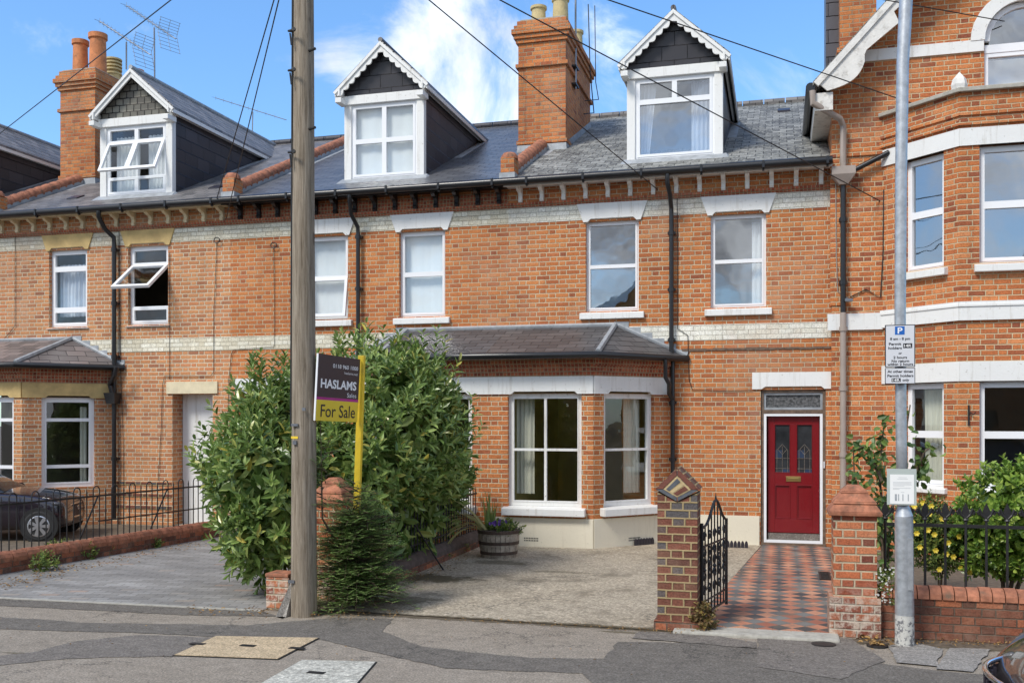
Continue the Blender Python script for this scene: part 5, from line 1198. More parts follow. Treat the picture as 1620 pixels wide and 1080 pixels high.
# ---- brick gate piers and garden walls
def pier_cap(parent, x0, x1, y0, y1, z, e=.05):
    q = MB(); cx, cy = (x0+x1)/2, (y0+y1)/2
    def fr_(s0, s1, za, zb_):
        a = [(cx+(x0-cx)*s0, cy+(y0-cy)*s0), (cx+(x1-cx)*s0, cy+(y0-cy)*s0), (cx+(x1-cx)*s0, cy+(y1-cy)*s0), (cx+(x0-cx)*s0, cy+(y1-cy)*s0)]
        b = [(cx+(x0-cx)*s1, cy+(y0-cy)*s1), (cx+(x1-cx)*s1, cy+(y0-cy)*s1), (cx+(x1-cx)*s1, cy+(y1-cy)*s1), (cx+(x0-cx)*s1, cy+(y1-cy)*s1)]
        q.hexa([(*p, za) for p in a]+[(*p, zb_) for p in b])
    fr_(1.22, 1.24, z, z+.035); fr_(1.22, .95, z+.036, z+.105); fr_(1.02, .98, z+.106, z+.125); fr_(.98, .62, z+.126, z+.20); fr_(.66, .62, z+.201, z+.215); fr_(.62, .30, z+.216, z+.27)
    return q.build('cap', 'terracap', parent, bevel=.006)
# plum brick pier with the diamond
px0, px1, py0, py1 = -1.105, -.735, -6.56, -6.19
t = thing('gate_pier', ((px0+px1)/2, (py0+py1)/2, 0), 'plum and blue brick gate pier with a diamond-shaped brick top', 'pier')
pcx = (px0+px1)/2
MB().prism([(px0, py0, -.05), (px1, py0, -.05), (px1, py0, 1.29), (pcx, py0, 1.20), (px0, py0, 1.29)], (0, py1-py0, 0)).build('shaft', 'brickP', t)
MB().box(px0-.03, px1+.03, py0-.03, py1+.03, -.05, .09).build('plinth_course', 'brickW', t)
Cz, hw_, hu, hd_ = 1.32, .205, .205, .115
rh = lambda s, o=0: [(pcx-hw_*s, Cz), (pcx, Cz-hd_*s), (pcx+hw_*s, Cz), (pcx, Cz+hu*s)]
pp = Pl((0, py0, 0), (1, 0, 0)); dep = -(py1-py0)-.02
MB().pprism(pp, rh(1), dep, .012).build('diamond_top', 'brickP', t)
def mk(c1): return plain('single_brick', c1, .85, var=.25, scale=14, bump=.4, bscale=50)
kPlum, kBlue, kMort = mk((.17, .06, .04)), mk((.10, .11, .125)), mk((.50, .38, .20))
R1, R2 = rh(.97), rh(.66)
for i, mt in ((0, kBlue), (1, kBlue), (2, kPlum), (3, kPlum)):
    j = (i+1) % 4; sh = lambda a, b, f: (a[0]+(b[0]-a[0])*f, a[1]+(b[1]-a[1])*f)
    MB().pprism(pp, [sh(R1[i], R1[j], .03), sh(R1[j], R1[i], .03), sh(R2[j], R2[i], .03), sh(R2[i], R2[j], .03)], .0, .018).build('edge_brick', mt, t)
MB().pprism(pp, rh(.62), .0, .0145).build('mortar_bed', kMort, t)
R3 = rh(.50)
for f0, f1, mt in ((.0, .30, kBlue), (.36, .62, kMort), (.68, 1.0, kPlum)):
    a, b, c, d = R3[3], R3[0], R3[1], R3[2]; L2 = lambda p, q, f: (p[0]+(q[0]-p[0])*f, p[1]+(q[1]-p[1])*f)
    MB().pprism(pp, [L2(a, d, f0), L2(b, c, f0), L2(b, c, f1), L2(a, d, f1)], .0, .0185).build('centre_brick', mt, t)
# right pier
rx0, rx1 = .475, .85; ry0 = -6.42; ry1 = -6.05
t = thing('gate_pier', ((rx0+rx1)/2, (ry0+ry1)/2, 0), 'orange brick gate pier with stepped tile cap right of the tiled path', 'pier')
MB().box(rx0, rx1, ry0, ry1, -.05, 1.10).build('shaft', 'brickPr', t)
MB().box(rx0-.035, rx1+.03, ry0-.035, ry1+.02, -.05, .36).build('base', 'brickWe', t)
pier_cap(t, rx0, rx1, ry0, ry1, 1.10)
# pier of the B/C wall behind the yew
t = thing('gate_pier', (-4.55, -6.1, 0), 'brick pier with a tile cap half hidden behind the yew shrub', 'pier')
bx0, bx1 = atD(492, 800, 10.65).x, atD(542, 800, 10.65).x; yq = gnd(525, 662+1550*1.98/10.65)[1]
MB().box(bx0, bx1, yq, yq+.37, -.05, 1.06).build('shaft', 'brickPr', t); pier_cap(t, bx0, bx1, yq, yq+.37, 1.06)
# small end pier left of the pole
x0_, y0_ = gnd(421, 962); x1_, _ = gnd(453, 962)
t = thing('garden_wall', (x0_, y0_, 0), 'short low red brick wall end at the left foot of the timber pole', 'wall')
MB().box(x0_, bx0, y0_+.0, y0_+.22, -.05, .33).build('brickwork', 'brickPr', t); MB().box(x0_-.01, bx0, y0_-.01, y0_+.23, .331, .37).build('coping', 'terracap', t, bevel=.01)
# right low wall with rounded coping
wy0 = -6.36; t = thing('garden_wall', (2.2, wy0, 0), 'low weathered brick wall with rounded brick coping behind the lamp post', 'wall')
MB().box(rx1+.002, 5.2, wy0, wy0+.22, -.05, .365).build('brickwork', 'brickW', t)
k = MB(); x = rx1+.04
while x < 5.1:
    j = random.uniform(-.006, .006); n = 8; pts = []
    for i in range(n+1): a = pi*i/n; pts.append((x, wy0+.11-cos(a)*.125, .37+sin(a)*.105+j))
    pts = [(x, wy0-.015, .367)]+pts+[(x, wy0+.235, .367)]
    k.prism(pts, (.094, 0, 0)); x += .103
k.build('coping', 'terracap', t, bevel=.004)
# fleur-de-lis railing
ft = thing('railing', (2.4, wy0+.11, .47), 'black iron railing with fleur-de-lis heads on the low brick wall', 'railing')
yr_ = wy0+.13; MB().box(rx1+.1, 5.1, yr_-.008, yr_+.008, 1.0, 1.03).build('rail', 'iron', ft)
b0 = f0_ = None; xs0, _ = atY(1463.5, 830, yr_); x = xs0-.17*3
q = MB(); q.cyl((x, yr_, .45), (x, yr_, 1.07), .0115, n=8); bar0 = q.build('baluster', 'iron', ft)
q = MB(); z = 1.06
q.lathe((x, yr_, z), [(.016, 0), (.026, .01), (.016, .025)], 8)
q.pprism(Pl((x, yr_, z), (1, 0, 0)), [(-.014, .02), (.014, .02), (.032, .09), (.016, .13), (0, .165), (-.016, .13), (-.032, .09)], -.01, .01)
for s in (-1, 1): q.tube([(x+s*.008, yr_, z+.03), (x+s*.038, yr_, z+.06), (x+s*.058, yr_, z+.11), (x+s*.072, yr_, z+.085), (x+s*.058, yr_, z+.06)], .014, 6)
q.tube([(x-.03, yr_, z+.05), (x+.03, yr_, z+.05)], .010, 6); fin0 = q.build('fleur_head', 'iron', ft)
for i in range(1, 24):
    for o_ in (bar0, fin0): c = o_.copy(); COL.objects.link(c); c.parent = ft; c.matrix_parent_inverse = o_.matrix_parent_inverse.copy(); c.location = (.17*i, 0, 0)
# boundary wall + railing between the laurel and the concrete drive
wx0, wy1 = -4.68, -1.15
t = thing('garden_wall', (wx0, -3.5, 0), 'very low brick boundary wall with dark bullnose coping below the laurel', 'wall')
MB().box(wx0, wx0+.22, yq+.372, wy1, -.05, .13).build('brickwork', 'brickW', t)
MB().tube([(wx0+.11, y, .13) for y in [yq+.38+(wy1-yq-.38)*i/8 for i in range(9)]], .115, 12).build('coping', plain('dark_brick_coping', (.10, .075, .065), .8, var=.4, scale=9, bump=.3), t)
ft2 = thing('railing', (wx0+.11, -3.5, .24), 'plain black spiked railing in front of the laurel with a raking stay', 'railing')
xr = wx0+.11; MB().box(xr-.006, xr+.006, yq+.4, wy1, .80, .83).build('rail', 'iron', ft2); MB().box(xr-.005, xr+.005, yq+.4, wy1, .33, .35).build('lower_rail', 'iron', ft2)
q = MB(); q.cyl((xr, yq+.45, .2), (xr, yq+.45, .88), .009, n=6); q.cyl((xr, yq+.45, .88), (xr, yq+.45, .93), .009, .001, n=6); br0 = q.build('baluster', 'iron', ft2)
i = 1
while yq+.45+.115*i < wy1-.05: c = br0.copy(); COL.objects.link(c); c.parent = ft2; c.matrix_parent_inverse = br0.matrix_parent_inverse.copy(); c.location = (0, .115*i, 0); i += 1
gx, gy = gnd(702, 902); _, yy = 0, 0
MB().tube([(xr+.01, gy-.45, .79), (gx, gy, .0)], .011, 6).build('stay', 'iron', ft2)
# left wall with hoop railing
A0, A1 = Vector((-9.70, -6.9, 0)), Vector((-9.05, -1.25, 0)); eL = (A1-A0); LL = eL.length; pw_ = Pl((A0.x, A0.y, 0), eL)
t = thing('garden_wall', (A0.x, -4, 0), 'low crumbling brick wall with half-round terracotta coping beside the block driveway', 'wall')
MB().ob(pw_, 0, LL, -.20, .0, -.05, .17).build('brickwork', 'brickW', t)
k = MB(); u = 0
while u < LL-.2: k.tube([pw_.P(u+.006, -.10, .175+random.uniform(-.006, .006)), pw_.P(u+.222, -.10, .175+random.uniform(-.006, .006))], .105, 12); u += .228
k.build('coping', 'terracap', t)
ft3 = thing('railing', (A0.x, -4, .25), 'black hoop-topped iron railing along the left brick wall', 'railing')
q = MB(); q.ob(pw_, .1, LL-.1, -.106, -.094, .86, .885); q.build('rail', 'iron', ft3); MB().ob(pw_, LL*.55, LL-.1, -.106, -.094, .50, .52).build('middle_rail', 'iron', ft3)
u = .2; i = 0; sp_ = .118
def place(src, du):
    c = src.copy(); COL.objects.link(c); c.parent = ft3; c.matrix_parent_inverse = src.matrix_parent_inverse.copy(); c.location = tuple(pw_.t*du); return c
hp = MB(); pts = [pw_.P(u, -.1, .25)]+[pw_.P(u+sp_/2-cos(pi*j/8)*sp_/2, -.1, .95+sin(pi*j/8)*sp_*.55) for j in range(9)]+[pw_.P(u+sp_, -.1, .25)]
hp.tube(pts, .0085, 6); hp0 = hp.build('hoop', 'iron', ft3)
sb = MB(); sb.cyl(pw_.P(u+2*sp_, -.1, .25), pw_.P(u+2*sp_, -.1, .92), .0085, n=6); sb.cyl(pw_.P(u+2*sp_, -.1, .92), pw_.P(u+2*sp_, -.1, .99), .012, .001, n=6); sb0 = sb.build('spear', 'iron', ft3)
i = 1
while u+(i+1)*3*sp_ < LL-.1: place(hp0, i*3*sp_); place(sb0, i*3*sp_); i += 1
for f in (.55, .8): MB().tube([pw_.P(LL*f, -.1, .88), pw_.P(LL*f-.1, -.42, .1)], .012, 6).build('stay', 'iron', ft3)

# ---- iron gate
hx, hy = px1+.02, -6.28; gt = thing('garden_gate', (hx, hy, 0), 'ornate black wrought iron gate standing open beside the plum brick pier', 'gate')
tipg = Vector((-.53, -5.42, 0)); gp = Pl((hx, hy, 0), tipg-Vector((hx, hy, 0))); LG = (tipg-Vector((hx, hy, 0))).length
def topz(u): f = u/LG; return .93+.24*math.exp(-((f-.55)/.25)**2)
fr_ = MB(); fr_.tube([gp.P(0, 0, .06), gp.P(0, 0, .98)], .016, 8); fr_.tube([gp.P(LG, 0, .06), gp.P(LG, 0, .95)], .016, 8)
fr_.tube([gp.P(LG*i/14, 0, topz(LG*i/14)) for i in range(15)], .014, 6); fr_.tube([gp.P(0, 0, .10), gp.P(LG, 0, .10)], .012, 6); fr_.tube([gp.P(0, 0, .75), gp.P(LG, 0, .75)], .010, 6); fr_.tube([gp.P(0, 0, .22), gp.P(LG, 0, .22)], .009, 6)
fr_.cyl(gp.P(LG*.55, 0, 1.15), gp.P(LG*.55, 0, 1.24), .016, .002, n=6); fr_.build('frame', 'iron', gt)
ps = MB()
for i in range(1, 8): u = LG*i/8; ps.tube([gp.P(u, 0, .1), gp.P(u, 0, topz(u))], .008, 6)
ps.build('bars', 'iron', gt)
sc = MB()
def scroll(cu, cz, r0, s=1, tw=2.6):
    sc.tube([gp.P(cu+s*cos(a)*r0*(1-a/(tw*pi*1.15)), 0.0, cz+sin(a)*r0*(1-a/(tw*pi*1.15))) for a in [tw*pi*i/16 for i in range(17)]], .009, 6)
for i, u in enumerate([LG*(k+.5)/5 for k in range(5)]):
    for z in (.32, .45, .58, .68): scroll(u, z, .06, 1 if (i+int(z*10)) % 2 else -1)
    scroll(u, .84, .055, 1 if i < 3 else -1)
    sc.lathe(gp.P(u, 0, .52), [(.004, -.03), (.022, 0), (.004, .03)], 8)
sc.build('scrollwork', 'iron', gt)

# ---- barrel planter
bxx, byy = gnd(783, 884); byy += .2
t = thing('barrel_planter', (bxx, byy, 0), 'half barrel planter of weathered oak with rusty hoops by the bay window', 'planter')
bm_ = MB(); prof = [(.245, 0), (.275, .14), (.292, .28), (.30, .40), (.28, .40), (.27, .33)]; NS = 26
for i in range(NS):
    a0, a1 = 2*pi*(i+.04)/NS, 2*pi*(i+.96)/NS; vs = [(bxx+r*cos(a), byy+r*sin(a), z) for r, z in prof for a in (a0, a1)]
    bm_.add(vs, [(2*j, 2*j+1, 2*j+3, 2*j+2) for j in range(len(prof)-1)])
bm_.build('staves', 'staves', t)
for z, r in ((.06, .262), (.20, .285), (.355, .301)): MB().lathe((bxx, byy, z), [(r, 0), (r+.006, .0), (r+.008, .045), (r, .045)], 32).build('hoop', 'hoop', t, smooth=True)
MB().lathe((bxx, byy, .33), [(.275, 0), (.27, .02), (.01, .04)], 24).build('compost', 'soil', t)
pl_t = thing('pansies', (bxx+.05, byy, .37), 'low green plants with purple pansies in the half barrel', 'plants')
bush(pl_t, [(Vector((bxx+.06, byy, .40)), (.25, .22, .11))], 110, 7, .05, .03, 'weed', sl=.07, inner=60, zmin=.33)
fm = MB()
for i in range(16):
    c = Vector((bxx+random.uniform(-.12, .16), byy-random.uniform(.0, .2), .48+random.uniform(-.02, .06)))
    fm = MB()
    for k in range(5): a = k*1.256; leaf_quads(fm, c, Vector((cos(a), -.4, sin(a))), Vector((0, -1, .2)), .028, .026, 0, 0)
    fm.build('flower', 'pflower', pl_t)
it = thing('iris_plant', (bxx-.12, byy, .36), 'strappy plant with upright green and drooping straw leaves at the left of the barrel', 'plant')
def strap(mb, p, d, L, w_, droop):
    pts = []; q = Vector(p); dd = Vector(d).normalized(); n = 9
    for i in range(n): pts.append(q.copy()); dd = (dd+Vector((0, 0, -droop))).normalized(); q = q+dd*(L/n)
    sd = Vector((d[1], -d[0], 0)).normalized() if abs(d[0])+abs(d[1]) > .01 else Vector((1, 0, 0)); sd = Vector((1, .2, 0)).normalized() if abs(sd.x) < .5 else sd
    vs = []
    for i, c in enumerate(pts): ww = w_*(1-(i/(n-1))**2)*.5+.002; vs += [c-sd*ww, c+sd*ww]
    mb.add(vs, [(2*i, 2*i+1, 2*i+3, 2*i+2) for i in range(n-1)])
g1, g2 = MB(), MB(); pb_ = Vector((bxx-.13, byy-.05, .36))
for i in range(16): strap(g1, pb_+Vector((random.uniform(-.06, .06), random.uniform(-.08, .08), 0)), (random.uniform(-.25, .25), random.uniform(-.2, .2), 1), random.uniform(.35, .72), .03, random.uniform(.0, .04))
for i in range(20): strap(g2, pb_+Vector((random.uniform(-.05, .03), random.uniform(-.12, .05), 0)), (-random.uniform(.3, .9), random.uniform(-.5, .1), 1), random.uniform(.7, 1.2), .034, random.uniform(.20, .34))
g1.build('green_leaves', 'iris', it); g2.build('straw_leaves', 'straw', it)

# ---- scalloped black edging tiles
def edging(pl, u0, n, label, g):
    t = MB()
    for i in range(n): u = u0+i*.055; t.pprism(pl, [(u, 0), (u+.05, 0), (u+.05, .07), (u+.04, .10), (u+.025, .115), (u+.01, .10), (u, .07)], .05, .075)
    tag(t.build('edging_tile', 'signdark'), label, 'edging', g)
u0e = on_line(1000, (-2.73, -1.1), (-1.69, 0))[0]; edging(plc, u0e, 7, 'row of black scalloped edging tiles against the bay plinth', None)
edging(Pl((atY(1143, 870, -.45)[0], -.35, 0), (1, 0, 0)), 0, 7, 'row of black scalloped edging tiles beside the red door plinth', None)

# ---- lamp post with signs
lx, ly = gnd(1431, 1021); lt_ = thing('lamp_post', (lx, ly, 0), 'galvanised grey steel post with a thick sleeve and flaked white foot', 'lamp post')
dl_ = (ly+D)/(CP+(1431-810)/F*SP)
def zl(py): return H+(Y0-py)*dl_/F
def xl(px): return lx+(px-1431)*dl_/F/.92
q = MB(); q.cyl((lx, ly, .27), (lx-.005, ly, 1.13), .079, .076, 28, False); q.cyl((lx-.005, ly, 1.13), (lx-.012, ly, 1.22), .076, .05, 28, False); q.build('sleeve', 'galv', lt_, smooth=True)
q = MB(); q.cyl((lx, ly, -.02), (lx, ly, .272), .080, .0795, 28, False); q.build('painted_foot', 'polewhite', lt_, smooth=True)
q = MB(); q.tube([(lx-.012, ly, 1.2), (xl(1426.5), ly, zl(700)), (xl(1425), ly, zl(500)), (xl(1426), ly, zl(300)), (xl(1428.5), ly, zl(100)), (xl(1433), ly, zl(0)), (xl(1440), ly, zl(-120))], [.05, .046, .047, .049, .052, .056, .056], 24); q.build('shaft', 'galv', lt_, smooth='all')
q = MB(); q.ob(Pl((lx, ly-.079, 0), (1, 0, 0)), .02, .06, -.03, .003, .5, .95); q.build('access_door', 'galv', lt_)
sy_ = ly-.09; sp1 = Pl((0, sy_, 0), (1, 0, 0))
def PX(px, py): return atY(px, py, sy_)
sx0, sz1 = PX(1400, 514); sx1, sz0 = PX(1448, 607); _, szm = PX(1424, 581)
sg = thing('parking_sign', ((sx0+sx1)/2, sy_, szm), 'grey parking sign plate with blue P square on the steel post', 'sign', None)
MB().ob(sp1, sx0, sx1, -.006, 0, szm+.003, sz1).build('plate', 'ink', sg, bevel=.003); MB().ob(sp1, sx0+.008, sx1-.008, 0.0002, .0015, szm+.010, sz1-.008).build('face', 'whiteplastic', sg)
s2 = thing('parking_sign', ((sx0+sx1)/2, sy_, sz0), 'smaller grey sign plate about other times, fixed directly below the P sign', 'sign')
MB().ob(sp1, sx0, sx1, -.006, 0, sz0, szm-.003).build('plate', 'ink', s2, bevel=.003); MB().ob(sp1, sx0+.006, sx1-.006, .0002, .0015, sz0+.006, szm-.009).build('face', 'whiteplastic', s2)
MB().ob(Pl((0, sy_+.05, 0), (1, 0, 0)), lx-.06, lx+.05, -.03, .043, szm+.1, szm+.13).build('bracket', 'galv', sg)
sw = sx1-sx0; FX = lambda f: sx0+sw*f; hh = sz1-szm
MB().ob(sp1, FX(.33), FX(.65), .0016, .0025, sz1-hh*.235, sz1-hh*.04).build('blue_square', 'parkblue', sg)
text_on(sg, sp1, 'P', FX(.42), FX(.58), sz1-hh*.137, hh*.135, 'letter', off=.003, bold=.02)
for s_, a, b, f in (('8 am - 8 pm', .17, .83, .33), ('Permit', .13, .54, .45), ('holders', .11, .56, .545), ('or', .45, .56, .665), ('2 hours', .28, .73, .765), ('No return', .22, .80, .85), ('within 2 hours', .08, .93, .925)):
    text_on(sg, sp1, s_, FX(a), FX(b), sz1-hh*f, .0215, 'ink', off=.0022, bold=.03)
MB().ob(sp1, FX(.60), FX(.90), .0016, .0022, sz1-hh*.55, sz1-hh*.44).build('code_patch', 'ink', sg); text_on(sg, sp1, '14R', FX(.63), FX(.87), sz1-hh*.495, .022, 'letter', off=.003, bold=.02)
h2 = szm-sz0
for s_, a, b, f in (('At other times', .08, .92, .24), ('Permit holders', .08, .94, .50), ('only', .58, .80, .76)): text_on(s2, sp1, s_, FX(a), FX(b), szm-h2*f, .0215, 'ink', off=.0022, bold=.03)
MB().ob(sp1, FX(.22), FX(.52), .0016, .0022, szm-h2*.87, szm-h2*.65).build('code_patch', 'ink', s2); text_on(s2, sp1, '14R', FX(.25), FX(.49), szm-h2*.76, .022, 'letter', off=.003, bold=.02)
nx0, nz1 = PX(1408, 750); nx1, nz0 = PX(1446, 797)
nt = thing('paper_notice', ((nx0+nx1)/2, sy_, nz0), 'printed white notice in a clear sleeve tied low on the steel post', 'notice')
MB().ob(sp1, nx0, nx1, .0, .002, nz0, nz1).build('sheet', 'paper', nt)
MB().ob(sp1, nx0-.025, nx1+.02, -.004, -.001, nz0-.01, nz1+.05).build('plastic_sleeve', plain('clear_plastic', (.45, .5, .47), .15, var=.05), nt)
q = MB(); nh = nz1-nz0; nw = nx1-nx0
for f, a, b in ((.1, .35, .7), (.15, .3, .75), (.26, .12, .9), (.30, .12, .88), (.34, .12, .9), (.38, .12, .6), (.46, .12, .86), (.50, .12, .4), (.60, .45, .6)): q.ob(sp1, nx0+nw*a, nx0+nw*b, .002, .0026, nz1-nh*f-.0022, nz1-nh*f)
for a, w_ in ((.2, .09), (.34, .04), (.52, .04), (.74, .04)): q.ob(sp1, nx0+nw*a, nx0+nw*(a+w_), .002, .0026, nz0+nh*.1, nz0+nh*.33)
q.build('printed_lines', 'lead', nt)

# ---- garden plants on the right
ct = thing('camellia_bush', (*gnd(1585, 930)[:2], 0), 'rounded glossy bright green bush at the right edge behind the railing', 'bush')
cc = atD(1590, 822, 9.75); bush(ct, [(cc, (.45, .42, .52)), (cc+Vector((.35, .1, .08)), (.45, .42, .5)), (cc+Vector((-.08, 0, -.15)), (.38, .36, .38))], 620, 8, .085, .05, 'camellia', sl=.10, up=.2, inner=900, zmin=.25)
stems(ct, (cc.x, cc.y, 0), [cc+Vector((.1, 0, .2)), cc+Vector((-.2, .1, .1)), cc+Vector((.3, .1, .1))], .025)
yt2 = thing('yellow_flower_shrub', (*gnd(1485, 930)[:2], 0), 'yellow-flowered green shrub behind the fleur-de-lis railing', 'shrub')
yc = atD(1487, 855, 10.1); bush(yt2, [(yc, (.30, .22, .34)), (yc+Vector((-.12, 0, .1)), (.2, .18, .3))], 600, 7, .05, .022, 'weed', sl=.09, inner=900, zmin=.05)
fm = MB()
for px, py in ((1443, 825), (1450, 843), (1468, 838), (1478, 845), (1460, 795), (1473, 800), (1480, 870), (1500, 858), (1517, 848), (1520, 898), (1534, 905), (1497, 876), (1470, 812), (1490, 820), (1455, 865), (1508, 880), (1446, 800), (1486, 900)):
    c = atD(px, py, 9.75)
    fm = MB()
    for k in range(6): a = k*1.05; leaf_quads(fm, c, Vector((cos(a), -.5, sin(a))), Vector((0, -1, .2)), .034, .024, 0, 0)
    fm.build('flower', 'yflower', yt2)
stems(yt2, (yc.x, yc.y, 0), [yc+Vector((random.uniform(-.2, .2), 0, .3)) for i in range(5)], .008)
rt = thing('climbing_shrub', (*gnd(1392, 870)[:2], 0), 'leggy climbing shrub with loose green leaves behind the lamp post', 'shrub')
rm_ = MB(); rs = MB()
def rose(path, d, dens=7, spread=.16, size=.10):
    dens *= 2.6
    pts = [atD(px, py, d+random.uniform(-.05, .05)) for px, py in path]; rs.tube(pts, [.014*(1-i/len(pts))+.004 for i in range(len(pts))], 6)
    for a, b in zip(pts, pts[1:]):
        for k in range(int((b-a).length*dens*4)):
            p = a+(b-a)*random.random()+rnd_dir()*random.uniform(0, spread); leaf_quads(rm_, p, rnd_dir()+Vector((0, 0, -.3)), rnd_dir()+Vector((0, -.6, .5)), size*random.uniform(.6, 1.2), size*.6)
rose([(1398, 905), (1395, 850), (1375, 800), (1352, 760), (1350, 715)], 10.6)
rose([(1400, 905), (1398, 830), (1392, 760), (1395, 700), (1400, 665)], 10.8, 8)
rose([(1402, 900), (1410, 820), (1420, 740), (1432, 690), (1440, 640)], 10.7, 5)
rose([(1420, 770), (1450, 745), (1462, 715), (1475, 705)], 10.7, 7)
rose([(1450, 745), (1455, 760), (1447, 735)], 10.7, 10); rose([(1395, 760), (1370, 705), (1348, 712)], 10.6, 9)
rose([(1405, 840), (1385, 800), (1392, 790)], 10.5, 8)
rm_.build('leaves', 'rose', rt); rs.build('stem', 'stem', rt)
wt = thing('white_flower_clump', (rx1+.05, wy0-.02, .35), 'small white-flowered plant growing on the low wall beside the right pier', 'plant')
wc = Vector((rx1+.08, wy0+.02, .47)); bush(wt, [(wc, (.10, .08, .17))], 60, 6, .035, .012, 'weed', sl=.05, inner=60, zmin=.2)
fm = MB()
for i in range(60):
    c = wc+Vector((random.uniform(-.1, .1), -random.uniform(.03, .1), random.uniform(-.15, .18)))
    for k in range(4): a = k*1.57; leaf_quads(fm, c, Vector((cos(a), -.4, sin(a))), Vector((0, -1, .2)), .011, .010, 0, 0)
fm.build('flowers', 'wflower', wt)
it2 = thing('bronze_plant', (px1+.05, -6.5, 0), 'small bronze and green plant growing at the foot of the plum brick pier', 'plant')
bush(it2, [(Vector((px1+.06, -6.56, .12)), (.10, .08, .15))], 70, 6, .045, .028, 'ivyred', sl=.05, inner=60, zmin=.0)
# weeds along walls
for px, py, s_, lab in ((70, 895, .13, 'yellow-green weed under the left wall coping nearest the pavement'), (92, 870, .12, 'weed sprouting from the left wall below the car wheel'), (135, 876, .12, 'ferny weed at the foot of the left wall'), (165, 870, .08, 'small dark green weed at the foot of the left wall'), (245, 858, .07, 'bright yellow-green weed midway along the left wall'), (310, 845, .09, 'weed near the far end of the left wall')):
    x, y = gnd(px, py+8); w_ = thing('weed', (x, y, 0), lab, 'weed', 'weeds along the left wall'); bush(w_, [(Vector((x, y, s_*.8)), (s_*1.3, s_, s_))], 45, 6, .05, .026, 'weed', sl=.06, inner=40, zmin=0)
for px, py, s_, lab in ((690, 880, .12, 'low weeds below the dark bullnose wall by the raking stay'), (720, 870, .12, 'low weeds between the dark bullnose wall and the barrel')):
    x, y = gnd(px, py+4); w_ = thing('weed', (x, y, 0), lab, 'weed', 'weeds along the laurel wall'); bush(w_, [(Vector((x, y, s_*.7)), (s_*1.6, s_*1.5, s_*.8))], 80, 6, .04, .02, 'weed', sl=.06, inner=60, zmin=0)
# dead leaves and debris
lm = MB()
def litter(px0, py0, px1, py1, n, s_=.035, jy=5):
    for i in range(n):
        f = random.random(); x, y = gnd(px0+(px1-px0)*f, py0+(py1-py0)*f+random.gauss(0, jy)); leaf_quads(lm, Vector((x, y, .022+random.random()*.012)), Vector((random.uniform(-1, 1), random.uniform(-1, 1), random.uniform(-.1, .2))), Vector((random.uniform(-.3, .3), random.uniform(-.3, .3), 1)), s_*random.uniform(.5, 1.3), s_*.6, .3, .2)
litter(300, 968, 430, 972, 60); litter(700, 982, 1040, 1000, 150, .025, 2); litter(1360, 1013, 1410, 1024, 30, .06, 4); litter(1050, 1003, 1110, 1001, 40, .03, 2); litter(1390, 1016, 1620, 1022, 120, .03, 2.5)
litter(640, 925, 740, 880, 160, .03, 7); litter(0, 930, 100, 905, 120, .04, 6); litter(100, 905, 340, 858, 160, .035, 4); litter(490, 975, 640, 975, 70, .03, 4); litter(1110, 995, 1340, 1008, 80, .02, 1.5); litter(0, 1000, 1620, 1050, 60, .025, 25)
struct(lm.build('fallen_leaves', 'litter'), 'stuff')

